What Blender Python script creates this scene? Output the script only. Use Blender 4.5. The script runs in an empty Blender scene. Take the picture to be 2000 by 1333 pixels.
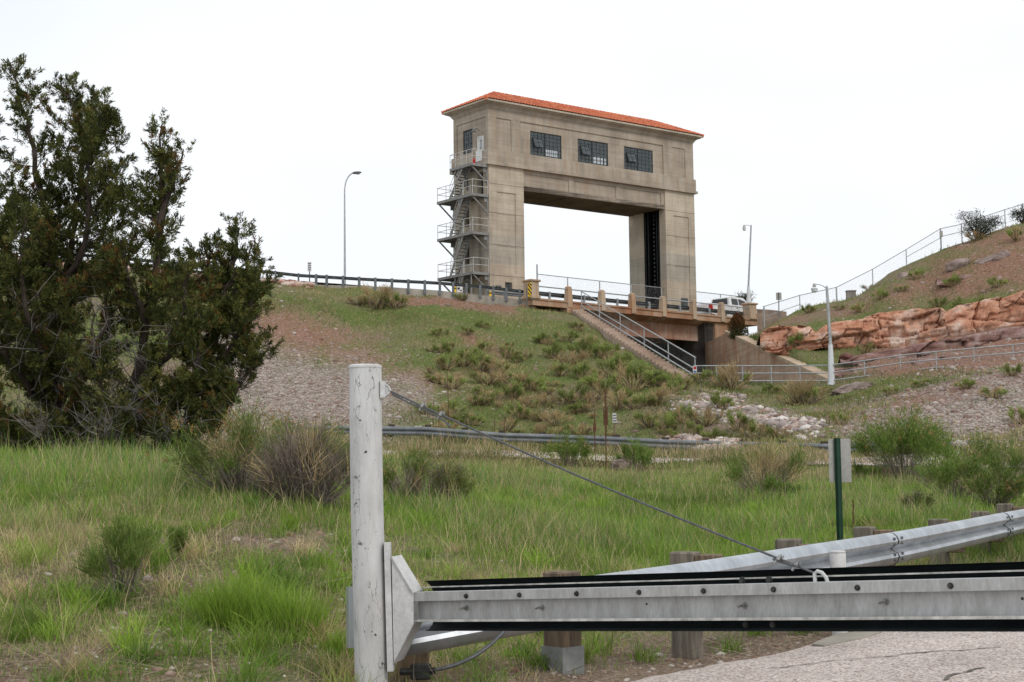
import bpy, bmesh, math, random
import numpy as np
from mathutils import Vector
random.seed(7); RNG = np.random.default_rng(11)
SC = bpy.context.scene
COL = SC.collection
# ------------------------------------------------------------------ camera
F = 3000.0; PITCH = math.radians(5.264); ROLL = math.radians(0.706); EYE = 1.6
cam_d = bpy.data.cameras.new('camera'); cam = bpy.data.objects.new('camera', cam_d); COL.objects.link(cam)
cam_d.sensor_width = 36; cam_d.lens = F / 2000 * 36; cam_d.clip_start = 0.1; cam_d.clip_end = 6000
cam.location = (0, 0, EYE)
from mathutils import Matrix
cam.matrix_world = Matrix.Translation((0, 0, EYE)) @ Matrix.Rotation(math.pi/2 + PITCH, 4, 'X') @ Matrix.Rotation(-ROLL, 4, 'Z')
SC.camera = cam
# ------------------------------------------------------------------ sky, sun, exposure
SUN_DIR = np.array([0.42, -0.62, 0.72]); SUN_DIR /= np.linalg.norm(SUN_DIR)
sun_el = math.asin(SUN_DIR[2]); sun_az = math.atan2(SUN_DIR[0], SUN_DIR[1])
world = bpy.data.worlds.new('World'); SC.world = world; world.use_nodes = True
wn = world.node_tree.nodes; wl = world.node_tree.links; wn.clear()
sky = wn.new('ShaderNodeTexSky'); sky.sky_type = 'NISHITA'; sky.sun_disc = False
sky.sun_elevation = sun_el; sky.sun_rotation = sun_az; sky.dust_density = 3.0; sky.air_density = 1.0
tcw = wn.new('ShaderNodeTexCoord'); cl = wn.new('ShaderNodeTexNoise'); cl.inputs['Scale'].default_value = 2.2; cl.inputs['Detail'].default_value = 4
mpw = wn.new('ShaderNodeMapping'); mpw.inputs['Scale'].default_value = (1, 1, 2.6)
wl.new(tcw.outputs['Generated'], mpw.inputs['Vector']); wl.new(mpw.outputs['Vector'], cl.inputs['Vector'])
rmp = wn.new('ShaderNodeValToRGB'); rmp.color_ramp.elements[0].position = 0.3; rmp.color_ramp.elements[1].position = 0.7
rmp.color_ramp.elements[0].color = (9.3, 9.8, 10.35, 1); rmp.color_ramp.elements[1].color = (11.4, 11.6, 11.8, 1)
wl.new(cl.outputs['Fac'], rmp.inputs['Fac'])
mx = wn.new('ShaderNodeMix'); mx.data_type = 'RGBA'; mx.inputs['Factor'].default_value = 0.93
wl.new(sky.outputs['Color'], mx.inputs['A']); wl.new(rmp.outputs['Color'], mx.inputs['B'])
bg = wn.new('ShaderNodeBackground'); bg.inputs['Strength'].default_value = 0.1
wo = wn.new('ShaderNodeOutputWorld'); wl.new(mx.outputs['Result'], bg.inputs['Color']); wl.new(bg.outputs['Background'], wo.inputs['Surface'])
sl = bpy.data.lights.new('sun', 'SUN'); sl.energy = 1.3; sl.angle = math.radians(14); sl.color = (1.0, 0.95, 0.88)
so = bpy.data.objects.new('sun', sl); COL.objects.link(so)
so.rotation_euler = Vector(tuple(-SUN_DIR)).to_track_quat('-Z', 'Y').to_euler()
SC.view_settings.view_transform = 'Standard'; SC.view_settings.look = 'None'; SC.view_settings.gamma = 1
SC.view_settings.exposure = 0.0; SC.view_settings.use_curve_mapping = False
SC.render.engine = 'CYCLES'; SC.cycles.max_bounces = 6; SC.cycles.transparent_max_bounces = 12

# ------------------------------------------------------------------ measuring helpers (photo pixels of the 2000 x 1333 frame <-> world)
_M = np.array(cam.matrix_world.to_3x3())
def ray(px, py):
    return _M @ np.array([(px-1000)/F, (666.5-py)/F, -1.0])
def P(px, py, d):                       # point at distance Y = d
    r = ray(px, py); return np.array([0, 0, EYE]) + r*(d/r[1])
def PZ(px, py, z):                      # point at height z
    r = ray(px, py); return np.array([0, 0, EYE]) + r*((z-EYE)/r[2])
def PN(px, py, o, n):                   # point on a vertical plane
    r = ray(px, py); c = np.array([0, 0, EYE]); return c + r*(np.dot(np.array(o)-c, n)/np.dot(r, n))
def proj(pts):
    q = (np.atleast_2d(pts) - np.array([0, 0, EYE])) @ _M
    return np.stack([1000 + F*q[:, 0]/-q[:, 2], 666.5 - F*q[:, 1]/-q[:, 2]], 1)
def nrm(v):
    v = np.asarray(v, float); return v/np.linalg.norm(v)
# ------------------------------------------------------------------ noise
def _hash(i, j, k, s):
    n = (i*374761393 + j*668265263 + k*1274126177 + s*974634777) & 0x7fffffff
    n = ((n ^ (n >> 13))*1274126177) & 0x7fffffff
    return ((n ^ (n >> 16)) & 0xffff)/65535.0
def vnoise(p, s=0):
    p = np.asarray(p, float); i = np.floor(p).astype(np.int64); f = p-i; f = f*f*(3-2*f); r = 0
    for a in (0, 1):
        for b in (0, 1):
            for c in (0, 1):
                w = (f[:, 0] if a else 1-f[:, 0])*(f[:, 1] if b else 1-f[:, 1])*(f[:, 2] if c else 1-f[:, 2])
                r = r + w*_hash(i[:, 0]+a, i[:, 1]+b, i[:, 2]+c, s)
    return r*2-1
def fbm(p, o=4, s=0):
    p = np.asarray(p, float); r = 0; a = 1; t = 0
    for k in range(o):
        r = r + a*vnoise(p*2**k+k*17.3, s+k); t += a; a *= .5
    return r/t
# ------------------------------------------------------------------ objects
def tag(o, label=None, cat=None, group=None, kind=None):
    if label: o['label'] = label
    if cat: o['category'] = cat
    if group: o['group'] = group
    if kind: o['kind'] = kind
    return o
def thing(name, loc, label, cat, group=None):
    o = bpy.data.objects.new(name, None); o.empty_display_size = .2; COL.objects.link(o)
    o.location = tuple(loc); return tag(o, label, cat, group)
ORIG = {}
def link(name, me, parent=None, loc=None):
    o = bpy.data.objects.new(name, me); COL.objects.link(o)
    if parent: o.parent = parent
    if loc is not None: o.location = tuple(loc)
    return o
class MB:
    def __init__(s): s.v = []; s.f = []; s.n = 0; s.uv = None
    def add(s, v, f):
        v = [tuple(map(float, q)) for q in v]
        s.v += v; s.f += [tuple(i+s.n for i in q) for q in f]; s.n += len(v); return s
    def box(s, c, size, ax=(1, 0, 0), ay=None, az=(0, 0, 1), bev=0):
        ax = nrm(ax); az = nrm(az); ay = nrm(np.cross(az, ax)) if ay is None else nrm(ay)
        c = np.array(c, float); h = np.array(size)/2.0
        if bev <= 0:
            v = [c+ax*h[0]*i+ay*h[1]*j+az*h[2]*k for k in (-1, 1) for j in (-1, 1) for i in (-1, 1)]
            return s.add(v, [(0, 2, 3, 1), (4, 5, 7, 6), (0, 1, 5, 4), (2, 6, 7, 3), (0, 4, 6, 2), (1, 3, 7, 5)])
        b = min(bev, h.min()*.9); v = []; idx = {}
        bm = bmesh.new(); bmesh.ops.create_cube(bm, size=1)
        for q in bm.verts: q.co = Vector((q.co.x*size[0], q.co.y*size[1], q.co.z*size[2]))
        bmesh.ops.bevel(bm, geom=bm.edges[:], offset=b, segments=1, affect='EDGES', profile=.5)
        bm.verts.index_update()
        v = [c+ax*q.co.x+ay*q.co.y+az*q.co.z for q in bm.verts]; f = [tuple(w.index for w in q.verts) for q in bm.faces]; bm.free()
        return s.add(v, f)
    def bar(s, a, b, w, h, up=(0, 0, 1)):   # rectangular bar from a to b
        a = np.array(a, float); b = np.array(b, float); d = nrm(b-a); y = np.cross(up, d)
        y = nrm(y) if np.linalg.norm(y) > 1e-6 else np.array([1., 0, 0]); z = np.cross(d, y)
        return s.box((a+b)/2, (np.linalg.norm(b-a), w, h), d, y, z)
    def tube(s, pts, r, n=8, cap=True):
        pts = [np.array(p, float) for p in pts]; m = len(pts)
        rr = [r]*m if np.isscalar(r) else list(r); t0 = nrm(pts[1]-pts[0])
        u = np.cross(t0, (0, 0, 1)); u = nrm(u) if np.linalg.norm(u) > 1e-4 else np.array([1., 0, 0]); v = []
        for i in range(m):
            t = nrm(pts[min(i+1, m-1)]-pts[max(i-1, 0)]); u = nrm(u-t*np.dot(u, t)); w = np.cross(t, u)
            for k in range(n):
                a = 2*math.pi*k/n; v.append(pts[i]+(u*math.cos(a)+w*math.sin(a))*rr[i])
        f = [(i*n+k, i*n+(k+1) % n, (i+1)*n+(k+1) % n, (i+1)*n+k) for i in range(m-1) for k in range(n)]
        if cap: f += [tuple(range(n-1, -1, -1)), tuple((m-1)*n+k for k in range(n))]
        return s.add(v, f)
    def sweep(s, prof, secs, closed=True, cap=True):  # prof [(a,b)], secs [(origin, A, B)]
        v = []; n = len(prof); m = len(secs)
        for o, A, B in secs:
            o, A, B = map(np.array, (o, A, B)); v += [o+A*p+B*q for p, q in prof]
        K = n if closed else n-1
        f = [(i*n+k, i*n+(k+1) % n, (i+1)*n+(k+1) % n, (i+1)*n+k) for i in range(m-1) for k in range(K)]
        if cap and closed: f += [tuple(range(n-1, -1, -1)), tuple((m-1)*n+k for k in range(n))]
        return s.add(v, f)
    def prism(s, poly, ext):
        poly = [np.array(p, float) for p in poly]; ext = np.array(ext, float); n = len(poly)
        v = poly+[p+ext for p in poly]
        return s.add(v, [tuple(range(n)), tuple(range(2*n-1, n-1, -1))]+[(k, k+n, (k+1) % n+n, (k+1) % n) for k in range(n)])
    def build(s, name, mat, parent=None, origin=None, smooth=False, thick=0):
        v = np.array(s.v, float)
        if parent is not None: off = np.array(ORIG_OF(parent))
        else:
            off = np.array(origin, float) if origin is not None else np.array([(v[:, 0].min()+v[:, 0].max())/2, (v[:, 1].min()+v[:, 1].max())/2, v[:, 2].min()])
        me = bpy.data.meshes.new(name); me.from_pydata((v-off).tolist(), [], s.f)
        bm = bmesh.new(); bm.from_mesh(me); bmesh.ops.recalc_face_normals(bm, faces=bm.faces[:]); bm.to_mesh(me); bm.free()
        if mat: me.materials.append(mat)
        if smooth:
            me.polygons.foreach_set('use_smooth', [True]*len(me.polygons)); me.set_sharp_from_angle(angle=math.radians(40))
        o = link(name, me, parent, None if parent is not None else off); return o
def ORIG_OF(p):
    l = np.array(p.location, float)
    while p.parent: p = p.parent; l = l+np.array(p.location, float)
    return l
def mesh_np(name, V, T, mat, col=None, smooth=False):
    V = np.ascontiguousarray(V, np.float32); T = np.ascontiguousarray(T, np.int32); k = T.shape[1]
    me = bpy.data.meshes.new(name); me.vertices.add(len(V)); me.vertices.foreach_set('co', V.ravel())
    me.loops.add(T.size); me.loops.foreach_set('vertex_index', T.ravel())
    me.polygons.add(len(T)); me.polygons.foreach_set('loop_start', np.arange(0, T.size, k, dtype=np.int32))
    me.update(calc_edges=True)
    if col is not None:
        a = me.color_attributes.new('Col', 'FLOAT_COLOR', 'POINT'); c = np.ones((len(V), 4), np.float32); c[:, :3] = col; a.data.foreach_set('color', c.ravel())
    if mat: me.materials.append(mat)
    if smooth: me.polygons.foreach_set('use_smooth', np.ones(len(T), bool))
    return me
def blades(B, D, H, Wd, C, bend=.3, side=None, tipc=1.25):
    """ribbons of leaf or grass: base B, unit direction D, height H, width Wd, colour C -> verts, tris, cols (seven verts each)"""
    N = len(B); H = np.broadcast_to(H, N)[:, None]; Wd = np.broadcast_to(Wd, N)[:, None]
    a = RNG.uniform(0, 2*math.pi, N) if side is None else side
    S = np.stack([np.cos(a), np.sin(a), np.zeros(N)], 1)
    S = S - D*np.sum(S*D, 1)[:, None]; S /= np.linalg.norm(S, axis=1)[:, None]+1e-9
    b = RNG.uniform(0, 2*math.pi, N); L = np.stack([np.cos(b), np.sin(b), -.35*np.ones(N)], 1)*(bend*RNG.uniform(.2, 1.3, N))[:, None]
    pts = []
    for t, w in ((0, .8), (.4, 1), (.75, .65), (1, 0)):
        c = B + D*H*t + L*H*t*t
        pts += [c] if w == 0 else [c-S*Wd*w/2, c+S*Wd*w/2]
    V = np.stack(pts, 1).reshape(-1, 3)
    t0 = np.array([(0, 1, 3), (0, 3, 2), (2, 3, 5), (2, 5, 4), (4, 5, 6)])
    T = (np.arange(N)[:, None, None]*7 + t0[None]).reshape(-1, 3)
    return V, T, np.repeat(C, 7, axis=0)
def leafs(B, D, H, Wd, C):
    """one flat diamond leaf each (four verts, two tris)"""
    N = len(B); H = np.broadcast_to(H, N)[:, None]; Wd = np.broadcast_to(Wd, N)[:, None]
    R = RNG.normal(size=(N, 3)); S = np.cross(D, R); S /= np.linalg.norm(S, axis=1)[:, None]+1e-9
    V = np.stack([B, B+D*H*.5-S*Wd/2, B+D*H, B+D*H*.5+S*Wd/2], 1).reshape(-1, 3)
    T = (np.arange(N)[:, None, None]*4+np.array([(0, 1, 2), (0, 2, 3)])[None]).reshape(-1, 3)
    return V, T, np.repeat(C, 4, axis=0)
def cat(parts):
    V = []; T = []; C = []; n = 0
    for v, t, c in parts: V.append(v); T.append(t+n); C.append(c); n += len(v)
    return np.concatenate(V), np.concatenate(T), np.concatenate(C)
def mixc(pal, N, var=.18):
    pal = np.array(pal); k = RNG.integers(0, len(pal), N); return pal[k]*RNG.uniform(1-var, 1+var, (N, 1))
# ------------------------------------------------------------------ materials
def newmat(name):
    m = bpy.data.materials.new(name); m.use_nodes = True; nt = m.node_tree
    return m, nt, nt.nodes['Principled BSDF']
def NN(nt, kind, **kw):
    n = nt.nodes.new('ShaderNode'+kind)
    for k, v in kw.items():
        if k in n.inputs: n.inputs[k].default_value = v
        else: setattr(n, k, v)
    return n
def coords(nt, scale=(1, 1, 1), rot=(0, 0, 0)):
    g = NN(nt, 'NewGeometry'); mp = NN(nt, 'Mapping'); mp.inputs['Scale'].default_value = scale; mp.inputs['Rotation'].default_value = rot
    nt.links.new(g.outputs['Position'], mp.inputs['Vector']); return mp.outputs['Vector']
def noise(nt, vec, scale, detail=4, rough=.55):
    n = NN(nt, 'TexNoise', Scale=scale, Detail=detail, Roughness=rough); nt.links.new(vec, n.inputs['Vector']); return n.outputs['Fac']
def ramp(nt, fac, stops):
    r = NN(nt, 'ValToRGB'); e = r.color_ramp.elements
    while len(e) < len(stops): e.new(.5)
    for k, (p, c) in enumerate(stops):
        e[k].position = p; e[k].color = (*c, 1) if hasattr(c, '__len__') else (c, c, c, 1)
    nt.links.new(fac, r.inputs['Fac']); return r.outputs['Color']
def mixn(nt, fac, a, b, mode='MIX'):
    m = NN(nt, 'Mix', data_type='RGBA', blend_type=mode)
    for key, val in (('Factor', fac), ('A', a), ('B', b)):
        s = m.inputs[key] if key == 'Factor' else [i for i in m.inputs if i.name == key and i.type == 'RGBA'][0]
        if hasattr(val, 'is_output'): nt.links.new(val, s)
        elif key == 'Factor': s.default_value = val
        else: s.default_value = (*val, 1)
    return [o for o in m.outputs if o.type == 'RGBA'][0]
def bump(nt, bs, h, strength=.3, dist=.02):
    b = NN(nt, 'Bump', Strength=strength, Distance=dist); nt.links.new(h, b.inputs['Height']); nt.links.new(b.outputs['Normal'], bs.inputs['Normal'])
def surf(name, c, var=.25, scale=3, rough=.8, metal=0, bmp=.2, bd=.01, stretch=(1, 1, 1), c2=None, spec=.3):
    m, nt, bs = newmat(name); v = coords(nt, stretch); n1 = noise(nt, v, scale, 5); n2 = noise(nt, v, scale*7, 3)
    c = np.array(c); c2 = c*(1-var) if c2 is None else np.array(c2)
    col = ramp(nt, n1, [(.32, tuple(c2)), (.66, tuple(np.minimum(c*(1+var*.5), 1)))])
    col = mixn(nt, .5, col, ramp(nt, n2, [(.3, .6), (.7, 1.0)]), 'MULTIPLY')
    nt.links.new(col, bs.inputs['Base Color']); bs.inputs['Roughness'].default_value = rough; bs.inputs['Metallic'].default_value = metal
    bs.inputs['Specular IOR Level'].default_value = spec
    if bmp: bump(nt, bs, n2, bmp, bd)
    return m
def concrete(name, base, dark, light, streak=.5, line=.6, stain=None, bands=None):
    m, nt, bs = newmat(name); v = coords(nt); vs = coords(nt, (1.6, 1.6, .12)); vb = coords(nt, (.15, .15, 7))
    n1 = noise(nt, v, .55, 6); n2 = noise(nt, vs, 1.3, 5, .65); n3 = noise(nt, vb, 1, 3); n4 = noise(nt, v, 9, 4)
    c = ramp(nt, n1, [(.3, dark), (.5, base), (.72, light)])
    c = mixn(nt, streak, c, ramp(nt, n2, [(.33, .62), (.55, 1.0)]), 'MULTIPLY')
    if bands:
        sz = NN(nt, 'SeparateXYZ'); nt.links.new(coords(nt), sz.inputs[0]); mr = NN(nt, 'MapRange'); mr.inputs[1].default_value = 10; mr.inputs[2].default_value = 30; nt.links.new(sz.outputs[2], mr.inputs[0])
        bn = ramp(nt, mr.outputs[0], [(max(0, (z-10)/20), t) for z, t in bands]); bn.node.color_ramp.interpolation = 'CONSTANT'; c = mixn(nt, 1.0, c, bn, 'MULTIPLY')
    if stain: c = mixn(nt, ramp(nt, noise(nt, coords(nt, (2.2, 2.2, .2)), .9, 5, .6), [(.52, 0.0), (.68, .8)]), c, stain)
    c = mixn(nt, line*.35, c, ramp(nt, n3, [(.4, .7), (.6, 1.0)]), 'MULTIPLY')
    c = mixn(nt, .35, c, ramp(nt, n4, [(.3, .65), (.7, 1.0)]), 'MULTIPLY')
    nt.links.new(c, bs.inputs['Base Color']); bs.inputs['Roughness'].default_value = .92; bs.inputs['Specular IOR Level'].default_value = .15
    bump(nt, bs, n4, .35, .02); return m
def leafmat(name, rough=.6, trans=.25):
    m, nt, bs = newmat(name); a = NN(nt, 'VertexColor', layer_name='Col'); oi = NN(nt, 'ObjectInfo')
    hv = NN(nt, 'HueSaturation'); mr = NN(nt, 'MapRange'); mr.inputs[3].default_value = .85; mr.inputs[4].default_value = 1.15
    nt.links.new(oi.outputs['Random'], mr.inputs[0]); nt.links.new(mr.outputs[0], hv.inputs['Value']); nt.links.new(a.outputs['Color'], hv.inputs['Color'])
    nt.links.new(hv.outputs['Color'], bs.inputs['Base Color']); bs.inputs['Roughness'].default_value = rough; bs.inputs['Specular IOR Level'].default_value = .2
    if trans:
        t = NN(nt, 'BsdfTranslucent'); nt.links.new(hv.outputs['Color'], t.inputs['Color']); mm = NN(nt, 'MixShader'); mm.inputs[0].default_value = trans
        nt.links.new(bs.outputs[0], mm.inputs[1]); nt.links.new(t.outputs[0], mm.inputs[2]); nt.links.new(mm.outputs[0], nt.nodes['Material Output'].inputs['Surface'])
    return m
M = {}
M['leaf'] = leafmat('leaf_blades'); M['twig'] = leafmat('twigs', .85, 0); M['needle'] = leafmat('juniper_foliage', .7, .12)
M['tower'] = concrete('tower_concrete', (.40, .34, .275), (.30, .252, .205), (.475, .41, .34), .55, 1.1, (.37, .28, .20))
M['tower_pale'] = concrete('leg_concrete', (.475, .41, .33), (.385, .33, .27), (.55, .485, .40), .5, .9, None, [(10, (.88, .88, .88)), (15.55, (1.0, .97, .94)), (18.1, (.86, .90, .92)), (20.35, (1.0, .985, .96)), (22.6, (1.04, 1.03, 1.0))])
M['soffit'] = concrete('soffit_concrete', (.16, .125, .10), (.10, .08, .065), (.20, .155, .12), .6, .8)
M['bridge'] = concrete('bridge_concrete', (.42, .255, .165), (.30, .155, .095), (.52, .38, .28), .7, .5, (.40, .17, .09))
M['girder'] = concrete('girder_concrete', (.42, .24, .17), (.29, .15, .105), (.56, .45, .37), .8, .4, (.40, .15, .08))
M['wing'] = concrete('wing_wall_concrete', (.52, .36, .27), (.41, .26, .185), (.60, .46, .36), .3, 1.6, (.44, .20, .115))
M['curb'] = concrete('curb_concrete', (.36, .33, .28), (.25, .23, .20), (.46, .42, .37), .6, .3)
M['dark_conc'] = concrete('shade_dark_concrete', (.07, .06, .055), (.03, .028, .026), (.16, .145, .13), .8, .5)  # darkness below the bridge is put into this concrete colour
M['parapet'] = concrete('parapet_concrete', (.46, .35, .25), (.36, .25, .17), (.54, .44, .33), .5, .3, (.44, .22, .12))
M['galv'] = surf('galvanised_steel', (.50, .53, .56), .22, 2.5, .42, .75, .06, .003, (1, 1, .4), spec=.5)
M['galv_dark'] = surf('weathered_steel', (.16, .175, .18), .3, 3, .55, .5, .1, .004)
M['pipe'] = surf('galvanised_pipe', (.42, .44, .45), .2, 4, .45, .5, .05, .003)
M['pipe_white'] = surf('pale_painted_steel', (.52, .52, .50), .2, 4, .6, 0, .05, .003)
M['silver'] = surf('silver_painted_steel', (.42, .43, .43), .28, 3, .5, .35, .08, .002, (1, 1, 2.5))
M['black_beam'] = surf('dark_rail_steel', (.020, .027, .028), .4, 4, .75, .0, .1, .003, spec=.15)
M['edge'] = surf('worn_white_edge', (.55, .54, .50), .4, 14, .7, 0, .1, .002)
M['bolt'] = surf('bolt_steel', (.06, .06, .058), .5, 30, .5, .5, .1, .002)
M['bolt_zinc'] = surf('zinc_bolt', (.36, .36, .35), .3, 30, .4, .7, .1, .002)
M['cable'] = surf('steel_cable', (.13, .135, .14), .3, 40, .5, .6, .2, .002)
M['sign_back'] = surf('aluminium_sign_back', (.40, .39, .36), .12, 3, .6, .3, .03, .002)
M['sign_white'] = surf('white_sign_face', (.68, .68, .68), .08, 8, .6, 0, 0)
M['black'] = surf('black_paint', (.02, .02, .02), .2, 8, .6, 0, 0)
M['green_paint'] = surf('green_painted_steel', (.012, .05, .026), .3, 6, .5, .1, .05, .002)
M['yellow'] = surf('yellow_reflective', (.78, .50, .02), .1, 8, .5, 0, 0)
M['red'] = surf('red_paint', (.45, .02, .02), .15, 8, .5, 0, 0)
M['blue'] = surf('blue_paint', (.03, .10, .40), .15, 8, .5, 0, 0)
M['wood'] = surf('weathered_timber', (.20, .145, .095), .5, 4, .9, 0, .25, .006, (6, 6, .6), c2=(.085, .065, .05))
M['wood_grey'] = surf('grey_timber', (.20, .175, .14), .5, 4, .9, 0, .25, .006, (6, 6, .6), c2=(.10, .085, .07))
M['wood_side'] = surf('side_grain_timber', (.24, .17, .105), .5, 4, .9, 0, .25, .006, (6, 6, .6), c2=(.12, .085, .055))
M['window_frame'] = surf('green_steel_sash', (.03, .04, .038), .3, 6, .6, .2, 0)
M['interior'] = surf('dark_interior', (.03, .034, .037), .3, 1, .9, 0, 0)
M['gate_steel'] = surf('dark_gate_steel', (.012, .013, .015), .4, 3, .5, .3, 0)
M['door'] = surf('white_door_paint', (.72, .72, .70), .1, 3, .6, 0, 0)
M['stair_steel'] = surf('grey_stair_steel', (.25, .248, .238), .25, 3, .6, .2, .05, .003)
M['lamp_post'] = surf('white_lamp_paint', (.66, .68, .70), .12, 3, .5, .1, .03, .002)
M['trunk'] = surf('juniper_bark', (.075, .055, .042), .5, 8, .95, 0, .8, .02, (6, 6, .8))
M['dead'] = surf('grey_dead_wood', (.17, .155, .14), .4, 12, .95, 0, .3, .005)
M['car'] = surf('white_car_paint', (.74, .74, .75), .05, 1, .25, 0, 0, spec=.5)
M['tyre'] = surf('tyre_rubber', (.02, .02, .02), .2, 8, .9, 0, 0)
M['chrome'] = surf('chrome_trim', (.55, .55, .56), .1, 3, .2, .9, 0)
M['plastic'] = surf('grey_plastic', (.22, .22, .22), .1, 3, .6, 0, 0)
M['stone_wall'] = surf('rubble_stone', (.34, .25, .19), .4, 1.6, .95, 0, .6, .05)
def glassmat():
    m, nt, bs = newmat('window_glass'); bs.inputs['Base Color'].default_value = (.15, .18, .195, 1); bs.inputs['Roughness'].default_value = .12
    bs.inputs['Specular IOR Level'].default_value = .7; bs.inputs['Alpha'].default_value = .4; return m
M['glass'] = glassmat()
def carglass():
    m, nt, bs = newmat('tinted_glass'); bs.inputs['Base Color'].default_value = (.012, .014, .016, 1); bs.inputs['Roughness'].default_value = .06; return m
M['car_glass'] = carglass()
def tilemat():
    m, nt, bs = newmat('terracotta_tiles'); v = coords(nt); vo = NN(nt, 'TexVoronoi', Scale=3.6); nt.links.new(v, vo.inputs['Vector'])
    c = ramp(nt, vo.outputs['Color'], [(.1, (.40, .085, .032)), (.5, (.55, .13, .05)), (.9, (.64, .22, .10))])
    c = mixn(nt, .4, c, ramp(nt, noise(nt, v, 2, 5), [(.35, .6), (.65, 1.0)]), 'MULTIPLY')
    nt.links.new(c, bs.inputs['Base Color']); bs.inputs['Roughness'].default_value = .8; return m
M['tile'] = tilemat(); M['tile_groove_shade'] = surf('groove_shade_tiles', (.20, .05, .022), .4, 3, .9, 0, .1)  # second, darker tile colour imitates the shade in the roof grooves
def postmat():
    m, nt, bs = newmat('cracked_white_paint'); v = coords(nt); vs = coords(nt, (1, 1, .11))
    base = ramp(nt, noise(nt, coords(nt, (1, 1, .35)), 9, 6, .65), [(.3, (.37, .37, .36)), (.52, (.49, .49, .48)), (.75, (.56, .56, .55))])
    base = mixn(nt, ramp(nt, noise(nt, vs, 14, 4), [(.56, 0.0), (.72, .5)]), base, (.36, .345, .31))
    nz = NN(nt, 'TexNoise', Scale=9, Detail=3); nt.links.new(v, nz.inputs['Vector'])
    ad = NN(nt, 'VectorMath', operation='MULTIPLY_ADD'); nt.links.new(nz.outputs['Color'], ad.inputs[0]); ad.inputs[1].default_value = (.075, .075, .04); nt.links.new(vs, ad.inputs[2])
    vo = NN(nt, 'TexVoronoi', feature='DISTANCE_TO_EDGE', Scale=26); nt.links.new(ad.outputs[0], vo.inputs['Vector'])
    crack = ramp(nt, vo.outputs['Distance'], [(.004, 1.0), (.028, 0.0)])
    keep = ramp(nt, noise(nt, coords(nt, (1, 1, .3)), 12, 3), [(.48, 0.0), (.6, 1.0)])
    k = mixn(nt, 1.0, crack, keep, 'MULTIPLY')
    chip = ramp(nt, noise(nt, v, 26, 2, .4), [(.735, 0.0), (.75, 1.0)])
    c = mixn(nt, k, base, (.10, .095, .085)); c = mixn(nt, chip, c, (.05, .047, .045))
    nt.links.new(c, bs.inputs['Base Color']); bs.inputs['Roughness'].default_value = .62; bs.inputs['Specular IOR Level'].default_value = .3
    bump(nt, bs, k, -.5, .004); return m
M['post_paint'] = postmat()
M['white_paint'] = surf('white_bracket_paint', (.56, .56, .55), .18, 7, .55, 0, .1, .002)
M['beam_silver'] = surf('silver_beam_paint', (.42, .425, .42), .35, 4, .5, .25, .06, .002, (3, 3, .9), c2=(.345, .345, .335))
def meshmat():
    m, nt, bs = newmat('chain_link_wire'); uv = NN(nt, 'UVMap'); sp = NN(nt, 'SeparateXYZ'); nt.links.new(uv.outputs[0], sp.inputs[0]); o = []
    for op in ('ADD', 'SUBTRACT'):
        a = NN(nt, 'Math', operation=op); nt.links.new(sp.outputs[0], a.inputs[0]); nt.links.new(sp.outputs[1], a.inputs[1])
        b = NN(nt, 'Math', operation='FLOORED_MODULO'); nt.links.new(a.outputs[0], b.inputs[0]); b.inputs[1].default_value = .07
        c = NN(nt, 'Math', operation='LESS_THAN'); nt.links.new(b.outputs[0], c.inputs[0]); c.inputs[1].default_value = .0032; o.append(c)
    mx_ = NN(nt, 'Math', operation='MAXIMUM'); nt.links.new(o[0].outputs[0], mx_.inputs[0]); nt.links.new(o[1].outputs[0], mx_.inputs[1])
    nt.links.new(mx_.outputs[0], bs.inputs['Alpha']); bs.inputs['Base Color'].default_value = (.22, .23, .24, 1); bs.inputs['Roughness'].default_value = .5
    return m
M['chain'] = meshmat()
def sheet(name, quads, mat, parent):       # vertical wire sheets; uv in metres
    V = []; Fc = []; UV = []
    off = ORIG_OF(parent)
    s0 = 0
    for a, b, h0, h1 in quads:            # a,b ground-level points; h0,h1 heights of the sheet at a,b
        a = np.array(a); b = np.array(b); n = len(V); l = np.linalg.norm((b-a)[:2])
        V += [a-off, b-off, b+np.array([0, 0, h1])-off, a+np.array([0, 0, h0])-off]; Fc.append((n, n+1, n+2, n+3))
        UV += [(s0, a[2]), (s0+l, b[2]), (s0+l, b[2]+h1), (s0, a[2]+h0)]; s0 += l
    me = bpy.data.meshes.new(name); me.from_pydata([tuple(map(float, v)) for v in V], [], Fc); u = me.uv_layers.new(name='UVMap')
    for i, l in enumerate(me.loops): u.data[i].uv = UV[l.vertex_index]
    me.materials.append(mat); return link(name, me, parent)
# ------------------------------------------------------------------ bridge line, channel
B0 = P(1054, 583, 104.0); DECK = B0[2]
B1 = PZ(1411, 617.4, DECK)
BE = nrm((B1-B0)*np.array([1, 1, 0])); BN = np.array([-BE[1], BE[0], 0])     # along the bridge, away from the camera
def bp(px, py): q = PN(px, py, B0, BN); return np.dot(q-B0, BE), q[2]         # pixel -> (along, height) on the near parapet plane
def bw(s, t, z): return B0*np.array([1, 1, 0])+BE*s+BN*t+np.array([0, 0, z])
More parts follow.
